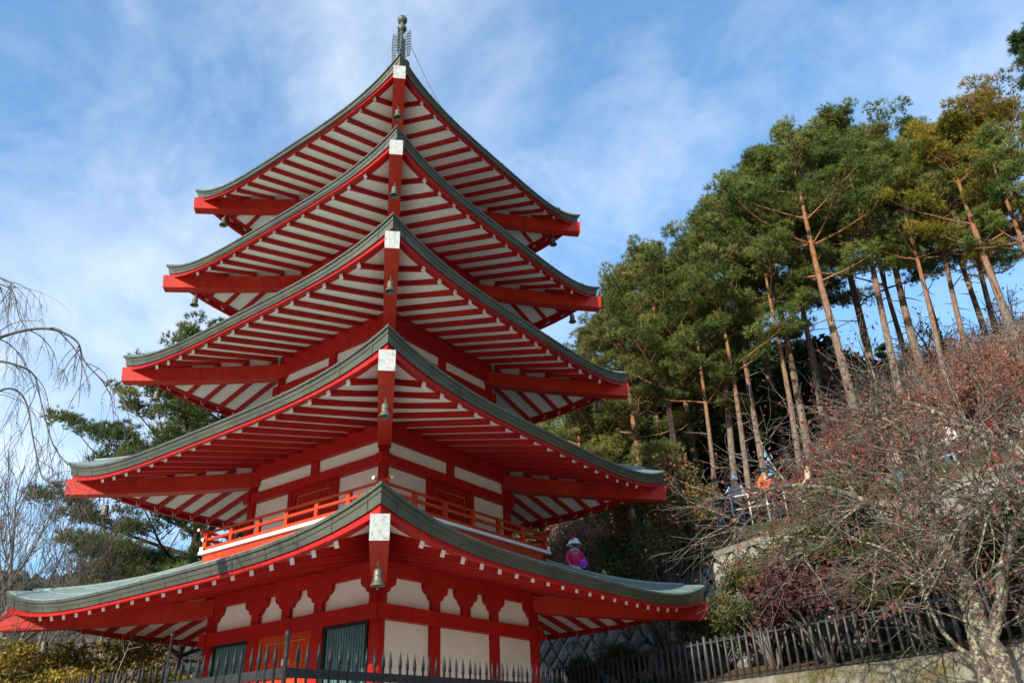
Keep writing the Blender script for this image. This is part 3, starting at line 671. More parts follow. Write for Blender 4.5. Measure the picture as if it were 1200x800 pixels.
# diamond-laid stone wall at the foot of the slope
def stone_wall():
    e0 = 2.2; org = Vector((.37 + EX * e0, 21 + EY * e0, 0)); d = Vector((EY, -EX, 0)); up = Vector((EX * .22, EY * .22, 1)).normalized(); out = d.cross(up).normalized()
    if out.y > 0: out = -out
    t0, t1, z0, z1 = -3.6, 14.2, 1.45, 4.2
    root = thing('stone_wall', 'sloping stone retaining wall of diamond-laid blocks below the hillside path', 'wall', tuple(org + Vector((0, 0, z0))))
    m = MB(); c = [d * t0, d * t1, d * t1 + up * (z1 - z0), d * t0 + up * (z1 - z0)]
    m.add([tuple(p + out * -.02) for p in c] + [tuple(p - out * .3) for p in c], [(0, 1, 2, 3), (7, 6, 5, 4), (0, 4, 5, 1), (2, 6, 7, 3), (1, 5, 6, 2), (3, 7, 4, 0)]); m.build('mortar', 'joint', root)
    h = .335; n = 0
    for r in range(0, 10):
        zc = .12 + r * h * .98
        q = 0
        while True:
            t = t0 + .2 + q * 2 * h + (h if r % 2 else 0); q += 1
            if t > t1 - .2: break
            if zc > z1 - z0 + .05: break
            m = MB(); rr = h * .93; pts = []
            for a, b in ((1, 0), (0, 1), (-1, 0), (0, -1)):
                j = rng.normal(0, .034, 2); pts.append((t + a * rr + j[0], min(max(zc + b * rr + j[1], -.05), z1 - z0 + .02)))
            cx_ = sum(p[0] for p in pts) / 4; cz_ = sum(p[1] for p in pts) / 4; dep = .05 + .035 * rng.random()
            back = [d * p[0] + up * p[1] - out * .05 for p in pts]; fr = [d * (cx_ + (p[0] - cx_) * .9) + up * (cz_ + (p[1] - cz_) * .9) + out * (dep * .7) for p in pts]
            cc = d * cx_ + up * cz_ + out * (dep + .03)
            m.add([tuple(v) for v in back + fr + [cc]], [(0, 1, 5, 4), (1, 2, 6, 5), (2, 3, 7, 6), (3, 0, 4, 7), (4, 5, 8), (5, 6, 8), (6, 7, 8), (7, 4, 8)])
            m.build('stone_block', 'stone', root); n += 1
    for q in range(18):
        m = MB(); a_ = t0 + q * (t1 - t0) / 18
        pa, pb = d * (a_ + .01) + up * (z1 - z0 + .05), d * (a_ + (t1 - t0) / 18 - .01) + up * (z1 - z0 + .05); m.beam(pa - out * .1, pb - out * .1, .42, .13); m.build('coping', 'concrete', root)
stone_wall()
# hillside path with its tubular handrail
def path_pt(f): 
    a = R(14.2 + f * 22.5); r = 24.0 + .3 * math.sin(f * 5); return Vector((r * math.sin(a), r * math.cos(a), 6.62 + .95 * f - .95))
mb = MB(); PP = [path_pt(f / 40 * 1.25 - .1) for f in range(41)]
def pth(a, c):
    p = PP[a]; n = Vector((p.x, p.y, 0)).normalized(); w = [-.15, 1.5][c % 2]; return tuple(p + n * w + Vector((0, 0, 0 if c < 2 else -.9)))
vs = []
for p in PP:
    n = Vector((p.x, p.y, 0)).normalized()
    for w, z in ((-.25, -1.6), (-.15, 0), (1.5, 0), (1.7, -1.2)): vs.append(tuple(p + n * w + Vector((0, 0, z))))
mb.add(vs, [(i * 4 + j, (i + 1) * 4 + j, (i + 1) * 4 + j + 1, i * 4 + j + 1) for i in range(40) for j in range(3)], 0)
struct(mb.build('hillside_path', 'ground'))
def handrail(f0, f1, label):
    root = thing('handrail', label, 'handrail', tuple(path_pt(f0)))
    o0 = path_pt(f0); n = 10; pts = [path_pt(f0 + (f1 - f0) * q / n) - o0 for q in range(n + 1)]
    for z, r in ((.95, .032), (.55, .022)):
        m = MB(); m.tube([p + Vector((0, 0, z)) for p in pts], r, 8); m.build('rail', 'rail_white', root)
    for q in range(0, n + 1, 2):
        m = MB(); m.tube([pts[q] + Vector((0, 0, -.1)), pts[q] + Vector((0, 0, .95))], .024, 8); m.build('post', 'rail_white', root)
handrail(0, .27, 'white tubular handrail on the hillside path beside the person in orange')
handrail(.62, 1.06, 'white tubular handrail on the hillside path beside the person in white')

# ------------------------------------------------------------------ trees: skeleton growth
class Sk:
    def __init__(s, seed): s.r = random.Random(seed); s.br = []; s.tips = []
def rvec(r): return Vector((r.gauss(0, 1), r.gauss(0, 1), r.gauss(0, 1))).normalized()
def grow(sk, p, d, L, rad, depth, maxd, opt):
    r = sk.r; n = max(3, int(L / opt.get('step', .25))) if depth < maxd else 3
    n = min(n, 9); pts = [Vector(p)]; rr = [rad]; d = Vector(d).normalized()
    end = rad * opt.get('taper', .45)
    for i in range(n):
        d = (d + rvec(r) * opt.get('wob', .16) + Vector((0, 0, opt.get('trop', .03) if depth < opt.get('droop_from', 99) else -opt.get('droop', .2)))).normalized()
        pts.append(pts[-1] + d * (L / n)); rr.append(rad + (end - rad) * (i + 1) / n)
    sk.br.append((pts, rr, depth))
    if depth >= maxd: sk.tips.append((pts[-1], d)); sk.tips.append((pts[len(pts) // 2], d)); return
    kids = opt['kids'][min(depth, len(opt['kids']) - 1)]
    kids = r.randint(kids[0], kids[1])
    for c in range(kids):
        f = opt.get('first', .35) + (1 - opt.get('first', .35)) * (c + r.random()) / kids; ix = min(int(f * n), n - 1); q = f * n - ix
        bp = pts[ix].lerp(pts[ix + 1], q); bd = (pts[ix + 1] - pts[ix]).normalized()
        ax = bd.cross(rvec(r)).normalized(); ang = R(r.uniform(*opt.get('ang', (28, 60))))
        nd = (Matrix.Rotation(ang, 3, ax) @ bd)
        if opt.get('flat') and depth >= 1: nd.z *= opt['flat']
        brad = rr[ix] * r.uniform(*opt.get('rr', (.45, .7)))
        grow(sk, bp, nd, L * r.uniform(*opt.get('lr', (.5, .75))), max(brad, opt.get('minr', .004)), depth + 1, maxd, opt)
    grow(sk, pts[-1], d, L * r.uniform(*opt.get('lr', (.5, .75))), max(end, opt.get('minr', .004)), depth + 1, maxd, opt)
def sk_mesh(sk, name, mats, sides=(10, 7, 5, 4, 3, 3, 3), dmat=None):
    m = MB()
    for pts, rr, dep in sk.br: m.tube(pts, rr, sides[min(dep, len(sides) - 1)], 0 if dmat is None else dmat(dep), cap=False)
    return m.mesh(name, mats)
def leaves_mesh(name, pts, nrm_up, size, matname, rg, tint_bias=0.0, droop=0.3, fold=True, aspect=.55):
    P = np.asarray(pts, float); n = len(P)
    d = rg.normal(0, 1, (n, 3)); d[:, 2] -= droop; d /= np.linalg.norm(d, axis=1)[:, None]
    a = rg.normal(0, 1, (n, 3)); a -= d * (a * d).sum(1)[:, None]; a /= np.linalg.norm(a, axis=1)[:, None]
    nn = np.cross(d, a); s = size * rg.uniform(.6, 1.3, n)[:, None]
    v0 = P; v1 = P + d * s * .5 + a * s * aspect * .5 + nn * s * .12; v2 = P + d * s; v3 = P + d * s * .5 - a * s * aspect * .5 + nn * s * .12
    V = np.stack([v0, v1, v2, v3], 1).reshape(-1, 3); I = np.arange(n) * 4
    T = np.concatenate([np.stack([I, I + 1, I + 2], 1), np.stack([I, I + 2, I + 3], 1)])
    tint = np.repeat(np.clip(rg.normal(.45 + tint_bias, .22, n), 0, 1), 4) if np.isscalar(tint_bias) else np.repeat(np.clip(.45 + tint_bias + rg.normal(0, .15, n), 0, 1), 4)
    return trimesh(name, V, T, [matname], tint)
def tufts(P, D, rg, k, length, width, clump_tint):
    """needle tufts: k thin triangles fanned about direction D at every point P"""
    n = len(P); d = np.repeat(D, k, 0) + rg.normal(0, .62, (n * k, 3)); d /= np.linalg.norm(d, axis=1)[:, None]
    a = np.cross(d, rg.normal(0, 1, (n * k, 3))); a /= np.linalg.norm(a, axis=1)[:, None] + 1e-9
    p = np.repeat(P, k, 0); L = length * rg.uniform(.7, 1.25, (n * k, 1)); w = width * rg.uniform(.7, 1.3, (n * k, 1))
    V = np.stack([p - a * w, p + a * w, p + d * L], 1).reshape(-1, 3); T = np.arange(n * k * 3).reshape(-1, 3)
    return V, T, np.repeat(np.repeat(clump_tint, k), 3)
def pine(seed, height, crown0, spread, nbranch, trunk_r, material, lean=.3, tuft=(9, .20, .012), density=1.0, asym=None, pads=1.0, shape='round', bushy=1.0, bark='pine_bark'):
    """returns (trunk mesh, crown mesh) of a red pine with flat needle pads"""
    rg = np.random.default_rng(seed); rd = random.Random(seed); m = MB()
    n = 14; la = rd.uniform(0, 6.28); ph = rd.uniform(0, 6)
    def tp(f): return Vector((lean * math.cos(la) * f * f * 2 + .22 * math.sin(f * 5 + ph) * f, lean * math.sin(la) * f * f * 2 + .22 * math.cos(f * 4.2 + ph) * f, height * f * .97))
    tr = lambda f: trunk_r * (1.22 - .25 * min(1, f * 12)) * (1 - f) ** .75 + .012
    m.tube([tp(i / n) for i in range(n + 1)], [tr(i / n) for i in range(n + 1)], 10, cap=False)
    PT, DI, TI = [], [], []
    def pad(c, rad, tilt, ti):
        k = int(42 * density * (rad / .5) ** 1.6)
        th = rg.uniform(0, 2 * math.pi, k); r = rad * np.sqrt(rg.random(k)); z = rg.normal(0, .09, k) * rad / .5 + .16 * rad * (1 - (r / rad) ** 2) * 2
        p = np.stack([r * np.cos(th), r * np.sin(th), z], 1) + np.array(c)
        d = np.stack([np.cos(th) * r / rad * .9, np.sin(th) * r / rad * .9, np.full(k, .75)], 1)
        PT.append(p); DI.append(d); TI.append(np.clip(ti + rg.normal(0, .14, k), 0, 1))
    for b in range(nbranch):
        nl = max(3, nbranch // 4); f = crown0 + (1 - crown0) * ((b // 4 + .30 * rd.random()) / nl) ** .92; f = min(f, .985)
        az = b * 2.39996 + rd.uniform(-.5, .5); g = (f - crown0) / (1 - crown0)
        if shape == 'round': L = spread * (.45 + .75 * math.sin(math.pi * min(1, .22 + g * .80)) ** .9) * rd.uniform(.65, 1.15) * (1 - .35 * g)
        else: L = spread * (1.05 - .9 * g) * rd.uniform(.7, 1.15)
        if asym: L *= 1 + asym[1] * math.cos(az - asym[0])
        rise = rd.uniform(-.05, .28) + .55 * g; p = tp(f); d = Vector((math.cos(az), math.sin(az), rise)).normalized()
        pts = [p]; ns = 6
        for i in range(ns):
            d = (d + rvec(rd) * .13 + Vector((0, 0, .045))).normalized(); pts.append(pts[-1] + d * L / ns)
        r0 = min(tr(f) * .5, .018 + .016 * L); m.tube(pts, [r0 * (1 - .82 * i / ns) + .006 for i in range(ns + 1)], 5, cap=False)
        bt = rd.uniform(.2, .75)
        for i in range(1 if g > .8 else (2 if g > .45 else 3), ns + 1):
            q = i / ns; nsub = 2 if i < ns else 1
            for s_ in range(nsub):
                if rd.random() < .2 and i < ns: continue
                sd2 = (1 if s_ else -1); hd = Vector((-d.y, d.x, 0)).normalized() * sd2
                sub = (d * rd.uniform(.25, .7) + hd * rd.uniform(.6, 1.0) + Vector((0, 0, rd.uniform(.05, .4)))).normalized() if i < ns else d
                sl2 = L * rd.uniform(.20, .38) * (1.15 - .45 * q); e = pts[i] + sub * sl2 + Vector((0, 0, .06))
                m.tube([pts[i], pts[i].lerp(e, .5) + Vector((0, 0, .02)), e], [r0 * .38 * (1 - q * .5) + .004, r0 * .25 * (1 - q * .5) + .004, .005], 4, cap=False)
                for w in range(rd.randint(2, 3)):
                    c = pts[i].lerp(e, rd.uniform(.35, 1.1)) + Vector((rd.gauss(0, .14), rd.gauss(0, .14), rd.uniform(-.02, .12))) * (sl2 / .6 + .3)
                    pad(c, pads * rd.uniform(.26, .52) * (.7 + .3 * min(1, sl2)) * bushy, 0, bt + rd.gauss(0, .22))
    for b in range(4): pad(tp(1.0) + Vector((rd.gauss(0, .3), rd.gauss(0, .3), rd.uniform(-.5, .25))), .42 * pads, 0, .5)
    # dead stubs low on the trunk
    for b in range(7):
        f = rd.uniform(crown0 * .45, crown0 + .1); az = rd.uniform(0, 6.28); p = tp(f); L = rd.uniform(.4, 1.5); d = Vector((math.cos(az), math.sin(az), rd.uniform(-.2, .4)))
        m.tube([p, p + d * L * .5, p + d * L + Vector((0, 0, rd.uniform(-.1, .2)))], [.03, .02, .006], 4, cap=False)
    P = np.concatenate(PT); D = np.concatenate(DI); Tn = np.concatenate(TI)
    V, T, tint = tufts(P, D, rg, *tuft, Tn)
    return m.mesh('trunk', [bark]), trimesh('crown', V, T, [material], tint)
def place_tree(parts, name, label, cat, loc, rz, sc, group=None, szz=None, tilt=0):
    t = thing(name, label, cat, loc, rz, group); t.scale = (sc, sc, szz or sc)
    for nm, me in parts: link(nm, me, t)
    if tilt: t.rotation_euler = (Matrix.Rotation(R(tilt), 3, 'Y') @ Matrix.Rotation(rz, 3, 'Z')).to_euler()
    return t
def azd(az, d): return d * math.sin(R(az)), d * math.cos(R(az))

PV = [pine(11, 15, .50, 3.2, 21, .19, 'needles', lean=.10), pine(12, 15, .55, 2.9, 19, .16, 'needles', lean=.08), pine(13, 15, .46, 3.4, 24, .20, 'needles_gold', lean=.25),
      pine(14, 15, .38, 2.9, 24, .15, 'needles_pale', lean=.1), pine(15, 15, .48, 2.7, 19, .14, 'needles', lean=.15), pine(16, 15, .30, 3.2, 28, .17, 'needles_pale', bushy=1.1, lean=.12), pine(17, 15, .22, 3.0, 34, .2, 'needles_dark', shape='cone')]
L_OLD = 'tall red pine with a bare grey-brown trunk and high green crown on the slope'
L_GOLD = 'red pine with a yellow-bronze crown at the top of the slope'
L_PALE = 'bushy pale green pine at the lower end of the wood, beside the pagoda roofs'
L_DARK = 'dark dense conifer deep in the wood behind the bare pine trunks'
G1, G2, G3, G4 = 'tall red pines on the slope', 'bronze pines', 'pale bushy pines', 'dark conifers deep in the wood'
# az, distance, top elevation (deg), variant, rotation
def top_z(el, d): return d * math.tan(R(el))
def pines():
    S = [(24.9, 30, 39.2, 0, .3), (21.2, 31.5, 38.2, 1, 1.1), (18.0, 30, 36.6, 4, 2.0), (15.6, 30.5, 35.2, 1, 3.3), (28.0, 32, 39.2, 1, 4.1), (29.7, 33.5, 38.0, 0, 5.0),
         (32.6, 33, 37.2, 4, .8), (16.7, 29.0, 34.0, 4, 5.9), (11.7, 30, 33.4, 0, 1.9), (23.0, 37, 38.0, 4, 2.6), (26.6, 38, 38.6, 0, 3.0), (19.6, 36, 37.0, 0, 0.2), (31.2, 40, 35.6, 1, 1.0), (37.6, 30.5, 34.5, 0, 2.2),
         (28.9, 41, 36.2, 4, 3.7), (34.6, 40, 34.0, 0, 4.4), (20.4, 29.2, 34.0, 1, 2.8), (14.1, 29.2, 31.5, 4, 4.6), (22.6, 33.5, 36.5, 1, .6), (30.9, 31.2, 35.5, 1, 3.4), (34.0, 36, 36.0, 1, 1.5)]
    front = sorted([t[0] for t in S if t[1] < 32.6], reverse=True)
    ORD = 'first second third fourth fifth sixth seventh eighth ninth tenth eleventh twelfth thirteenth fourteenth'.split()
    for az, d, el, v, rz in S:
        lab = ('red pine with bare trunk, %s in the front row counted from the bronze pines' % ORD[front.index(az)]) if az in front else 'tall red pine standing behind the front row of bare-trunked pines'
        x, y = azd(az, d); z = H(x, y) - .15; h = top_z(el, d) - z; sc = h / 15
        place_tree([('trunk', PV[v][0]), ('crown', PV[v][1])], 'pine_tree', lab, 'tree', (x, y, z), rz, sc * .98, G1, sc, tilt=2.6 + 1.6 * math.sin(az * 3.7))
    for az, d, el, rz in ((35.6, 31, 37.0, .4), (38.6, 33, 36.8, 2.1)):
        x, y = azd(az, d); z = H(x, y) - .15; sc = (top_z(el, d) - z) / 15
        place_tree([('trunk', PV[2][0]), ('crown', PV[2][1])], 'pine_tree', L_GOLD, 'tree', (x, y, z), rz, sc, G2, tilt=3)
    for az, d, el, v, rz in ((9.4, 31, 31.5, 5, .5), (6.8, 33, 28.8, 3, 1.8), (11.0, 35, 33.2, 3, 2.9), (4.6, 33, 26.0, 5, 4.2), (13.4, 34, 33.2, 5, 5.2), (7.9, 38, 29.5, 5, 3.3), (2.8, 36, 24.5, 5, .9)):
        x, y = azd(az, d); z = H(x, y) - .15; sc = (top_z(el, d) - z) / 15
        place_tree([('trunk', PV[v][0]), ('crown', PV[v][1])], 'pine_tree', L_PALE, 'tree', (x, y, z), rz, sc * 1.05, G3, sc)
    for az, d, el, rz in ((5, 46, 22, 0), (8.5, 45, 25, 1), (11.5, 47, 27, 2), (14, 45, 28, 3), (16.5, 47, 29, 4), (19, 46, 28.5, 5), (10, 55, 25, .5), (13, 56, 26, 1.5), (21.5, 50, 26, 2.5), (6.5, 56, 22.5, 3.6), (17.8, 57, 26.5, 4.6), (24, 56, 25, 2.2), (27.5, 58, 24, 3.2)):
        x, y = azd(az, d); z = H(x, y) - .3; sc = (top_z(el, d) - z) / 15
        place_tree([('trunk', PV[6][0]), ('crown', PV[6][1])], 'conifer', L_DARK, 'tree', (x, y, z), rz, max(sc, .7) * 1.15, G4, sc)
    # tip of a taller fir at the edge of the wood
    fir = pine(31, 15, .18, 2.6, 52, .2, 'needles_dark', shape='cone', lean=.1, pads=.8)
    x, y = azd(43.2, 31); z = H(x, y) - .2; sc = (top_z(39.5, 31) - z) / 15
    place_tree([('trunk', fir[0]), ('crown', fir[1])], 'fir_tree', 'dark narrow fir rising above the pines at the edge of the wood', 'tree', (x, y, z), 0, sc * .9, None, sc)
pines()
ev = None
# big pine behind the pagoda
def left_pine():
    tm, cm = pine(45, 14.8, .24, 3.9, 64, .19, 'needles_mid', lean=.2, tuft=(10, .17, .012), density=1.8, asym=(R(195), .15), pads=1.05, bark='dark_bark')
    x, y = azd(-22.6, 27); place_tree([('trunk', tm), ('crown', cm)], 'pine_tree', 'broad dark green pine spreading out behind the pagoda, beside the leafless trees', 'tree', (x, y, H(x, y) - .2), 0, 1.0)
left_pine()

# bare and leafy broadleaf trees
def bare(seed, maxd, L, rad, opt, name='trunk', mats=('grey_bark',), d0=(0, 0, 1), p0=(0, 0, 0)):
    sk = Sk(seed); grow(sk, Vector(p0), Vector(d0), L, rad, 0, maxd, opt); return sk
OPT_UP = dict(kids=[(3, 4), (3, 4), (3, 4), (2, 3), (2, 2)], ang=(18, 42), lr=(.55, .78), wob=.10, trop=.06, taper=.5, rr=(.4, .62), minr=.006)
OPT_SPREAD = dict(kids=[(3, 4), (3, 4), (3, 4), (3, 4), (2, 3)], ang=(30, 62), lr=(.55, .80), wob=.17, trop=.03, taper=.5, rr=(.45, .7), minr=.005, flat=.75)
ups = []
for sd_ in (3, 4): ups.append(sk_mesh(bare(sd_, 5, 3.3, .12, OPT_UP), 'trunk', ['grey_bark']))
pale_up = sk_mesh(bare(9, 5, 2.6, .09, dict(OPT_UP, minr=.007)), 'trunk', ['pale_bark'])
UPL = 'leafless dark twiggy tree standing beyond the pagoda terrace against the sky'
for i, (az, d, sc, v) in enumerate(((-33.9, 21, 1.0, 0), (-31.3, 26, .98, 1), (-36.4, 20, 1.0, 1), (-29.6, 30, .85, 0))):
    x, y = azd(az, d); place_tree([('trunk', ups[v])], 'bare_tree', UPL, 'tree', (x, y, H(x, y) - .1), i * 1.3, sc * 1.05, 'leafless dark trees')
for i, (az, d, sc) in enumerate(((-26.5, 34, 1.55), (-28.4, 33, 1.3))):
    x, y = azd(az, d); place_tree([('trunk', pale_up)], 'bare_tree', 'pale leafless tree with fine upright twigs below the broad pine', 'tree', (x, y, H(x, y) - .1), i * 2.1, sc, 'pale leafless trees')
# weeping cherry: trunk beyond the picture, boughs arching in and drooping
def weeping():
    rd = random.Random(5); tx, ty = azd(-43, 10.5); z0 = H(tx, ty) - .2; m = MB(); B = Vector((tx, ty, z0))
    m.tube([B - B, Vector((.05, 0, 1.5)), Vector((.15, .05, 3.2)), Vector((.1, .1, 5.0)), Vector((.25, .1, 6.4))], [.22, .17, .14, .11, .06], 12)
    def W(px, py, d):                                    # lay a bough out along a view direction at its own distance
        a, b_ = px - 600, 400 - py; cr, sr_ = math.cos(R(2.43)), math.sin(R(2.43)); u = a * cr + b_ * sr_; v = -a * sr_ + b_ * cr
        cp, sp_ = math.cos(R(27.954)), math.sin(R(27.954)); dx, dy, dz = u / 915.66, cp - sp_ * v / 915.66, sp_ + cp * v / 915.66
        k = d / math.hypot(dx, dy); return Vector((dx * k, dy * k, dz * k)) - B
    boughs = [([(-60, 440, 10.6), (-20, 405, 10.4), (25, 388, 10.2), (62, 386, 10.1), (90, 400, 10.0), (100, 425, 9.95), (134, 458, 9.9)], .026),
              ([(-60, 450, 10.6), (-10, 425, 10.5), (20, 428, 10.4), (40, 440, 10.4), (48, 470, 10.3), (62, 520, 10.3), (80, 545, 10.3)], .018),
              ([(-60, 300, 10.8), (-20, 318, 10.6), (10, 330, 10.5), (18, 338, 10.4)], .018), ([(-40, 330, 10.5), (-5, 332, 10.4), (15, 342, 10.3), (22, 370, 10.3), (30, 383, 10.3)], .012),
              ([(-60, 500, 10.7), (-20, 470, 10.6), (10, 455, 10.5), (30, 470, 10.5), (40, 520, 10.4), (50, 560, 10.4), (62, 558, 10.4)], .016)]
    def twig(p, d, L, r, dep):
        pts = [p]; 
        for i in range(7): d = (d + Vector((0, 0, -.22)) + rvec(rd) * .14).normalized(); pts.append(pts[-1] + d * L / 7)
        m.tube(pts, [r * (1 - .75 * i / 7) for i in range(8)], 4, cap=False)
        if dep < 2:
            for c in range(rd.randint(2, 3)): twig(pts[rd.randint(2, 6)], (d + rvec(rd) * .9).normalized(), L * rd.uniform(.35, .6), r * .6, dep + 1)
    tops = [Vector((.1, .08, 4.0)), Vector((.1, .08, 3.6)), Vector((.2, .1, 5.6)), Vector((.15, .1, 5.0)), Vector((.1, .06, 3.0))]
    for (pl, r), tpz in zip(boughs, tops):
        pts = [tpz] + [W(*p) for p in pl]; fine = []
        for a in range(len(pts) - 1):
            p0_, p1_, p2_, p3_ = pts[max(a - 1, 0)], pts[a], pts[a + 1], pts[min(a + 2, len(pts) - 1)]
            for q in range(5):
                t = q / 5; fine.append(.5 * ((2 * p1_) + (p2_ - p0_) * t + (2 * p0_ - 5 * p1_ + 4 * p2_ - p3_) * t * t + (3 * p1_ - p0_ - 3 * p2_ + p3_) * t ** 3))
        fine.append(pts[-1]); n = len(fine)
        m.tube(fine, [r * .85 * (1 - .85 * i / n) + .003 for i in range(n)], 6, cap=False)
        for c in range(12):
            i = rd.randint(n // 4, n - 2); dd = (fine[i + 1] - fine[i]).normalized(); twig(fine[i], (dd + rvec(rd) * .8).normalized(), rd.uniform(.35, .95), r * .32, 0)
    t = thing('weeping_cherry', 'leafless weeping cherry with arching boughs and drooping twigs', 'tree', tuple(B)); link('trunk', m.mesh('trunk', ['grey_bark']), t)
weeping()

# lichen-covered cherry in front of the bar fence
def cherry(seed, trunkset, maxd, opt, leafn, leafmat_, leafsize, rgseed, mats=('lichen_bark', 'grey_bark')):
    sk = Sk(seed)
    for p, d, L, r in trunkset: grow(sk, Vector(p), Vector(d), L, r, 0, maxd, opt)
    tm = sk_mesh(sk, 'trunk', list(mats), sides=(12, 8, 6, 4, 3, 3), dmat=lambda dep: 0 if dep < 3 else (1 if len(mats) > 1 else 0))
    rg = np.random.default_rng(rgseed); idx = rg.integers(0, len(sk.tips), leafn)
    P = np.array([tuple(sk.tips[i][0]) for i in idx]) + rg.normal(0, .07, (leafn, 3))
    return tm, leaves_mesh('leaves', P, None, leafsize, leafmat_, rg, droop=.9, aspect=.42)
OPT_CH = dict(kids=[(3, 4), (3, 4), (3, 4), (3, 4), (2, 3)], ang=(28, 62), lr=(.52, .78), wob=.24, trop=.015, taper=.55, rr=(.42, .66), minr=.0045, flat=.7, first=.25)
def view_pt(px, py, d):                                  # a point at distance d seen in direction (px, py) of a 1200x800 view
    a, b_ = px - 600, 400 - py; cr, sr_ = math.cos(R(2.43)), math.sin(R(2.43)); u = a * cr + b_ * sr_; v = -a * sr_ + b_ * cr
    cp, sp_ = math.cos(R(27.954)), math.sin(R(27.954)); dx, dy, dz = u / 915.66, cp - sp_ * v / 915.66, sp_ + cp * v / 915.66
    k = d / math.hypot(dx, dy); return Vector((dx * k, dy * k, dz * k))
def spline(pts, q=5):
    fine = []
    for a in range(len(pts) - 1):
        p0_, p1_, p2_, p3_ = pts[max(a - 1, 0)], pts[a], pts[a + 1], pts[min(a + 2, len(pts) - 1)]
        for i in range(q):
            t = i / q; fine.append(.5 * ((2 * p1_) + (p2_ - p0_) * t + (2 * p0_ - 5 * p1_ + 4 * p2_ - p3_) * t * t + (3 * p1_ - p0_ - 3 * p2_ + p3_) * t ** 3))
    return fine + [pts[-1]]
def sakura():
    B = view_pt(1190, 800, 11.4); B.z = H(B.x, B.y) - .15
    D = 11.4
    limbs = [([(1192, 850, D), (1172, 780, D), (1150, 735, D), (1130, 680, D + .1), (1106, 640, D + .2), (1085, 616, D + .3)], .15, .085),
             ([(1178, 850, D), (1152, 790, D), (1138, 730, D + .1), (1125, 680, D + .2), (1118, 655, D + .4), (1090, 590, D + .9), (1060, 540, D + 1.3)], .10, .035),
             ([(1158, 752, D), (1170, 715, D - .1), (1175, 670, D - .2), (1184, 630, D - .3), (1200, 600, D - .4), (1230, 560, D - .5)], .085, .04),
             ([(1106, 640, D + .2), (1085, 616, D + .3), (1050, 600, D + .2), (1015, 588, D), (980, 574, D - .1), (940, 570, D - .2), (905, 572, D - .3), (880, 590, D - .4), (858, 612, D - .4)], .065, .010),
             ([(1085, 616, D + .3), (1062, 585, D + .5), (1035, 560, D + .7), (1000, 545, D + .9), (955, 535, D + 1.1), (915, 540, D + 1.3)], .055, .010),
             ([(1106, 640, D + .2), (1100, 600, D + .1), (1085, 560, D), (1070, 520, D - .1), (1040, 492, D - .1), (1010, 480, D)], .05, .010),
             ([(1130, 680, D + .1), (1128, 620, D - .3), (1150, 560, D - .7), (1165, 520, D - 1), (1150, 490, D - 1.1)], .045, .010),
             ([(1184, 630, D - .3), (1165, 600, D - .2), (1140, 575, D), (1110, 560, D + .2), (1080, 565, D + .3)], .035, .008),
             ([(1140, 770, D), (1105, 740, D - .2), (1085, 700, D - .3), (1075, 660, D - .3), (1050, 636, D - .4), (1015, 655, D - .5)], .032, .006),
             ([(1230, 560, D - .5), (1190, 530, D - .3), (1140, 505, D), (1090, 480, D + .3), (1050, 470, D + .4), (1020, 478, D + .4)], .05, .010),
             ([(1015, 588, D), (985, 610, D - .2), (960, 640, D - .4), (935, 650, D - .5)], .024, .006),
             ([(1200, 600, D - .4), (1180, 580, D - .6), (1150, 590, D - .8), (1120, 620, D - 1), (1100, 660, D - 1)], .022, .006)]
    sk = Sk(31); rd = sk.r
    for pl, r0, r1 in limbs:
        f = spline([view_pt(*p) - B for p in pl]); n = len(f)
        f = [p + rvec(rd) * (.012 if 0 < i < n - 1 else 0) for i, p in enumerate(f)]
        sk.br.append((f, [r0 + (r1 - r0) * (i / (n - 1)) ** .8 for i in range(n)], 0 if r0 > .07 else 1))
        k = int((8.5 if r0 < .07 else 4.5) * (n / 20) + 3)
        for c in range(k):
            i = rd.randint(int(n * (.35 if r0 > .07 else .2)), n - 2); d = (f[i + 1] - f[i]).normalized(); ax = d.cross(rvec(rd)).normalized()
            nd = Matrix.Rotation(R(rd.uniform(35, 75)), 3, ax) @ d; nd.z = nd.z * .7 + .12
            grow(sk, f[i], nd, rd.uniform(.45, .95), rd.uniform(.010, .019), 2, 4, dict(OPT_CH, wob=.26, kids=[(3, 4)], minr=.0035, lr=(.5, .8), ang=(30, 65)))
        grow(sk, f[-1], (f[-1] - f[-2]).normalized(), .6, max(r1 * .8, .006), 2, 4, dict(OPT_CH, wob=.24, minr=.0035))
    tm = sk_mesh(sk, 'trunk', ['lichen_bark', 'grey_bark'], sides=(12, 9, 5, 4, 3), dmat=lambda dep: 0 if dep < 4 else 1)
    rg = np.random.default_rng(3); n = 3200; idx = rg.integers(0, len(sk.tips), n)
    P = np.array([tuple(sk.tips[i][0]) for i in idx]) + rg.normal(0, .05, (n, 3))
    lm = leaves_mesh('leaves', P, None, .075, 'red_leaf', rg, droop=.9, aspect=.42)
    t = thing('cherry_tree', 'leaning cherry with lichen-spotted forked trunk before the concrete retaining wall', 'tree', tuple(B)); link('trunk', tm, t); link('leaves', lm, t)
sakura()
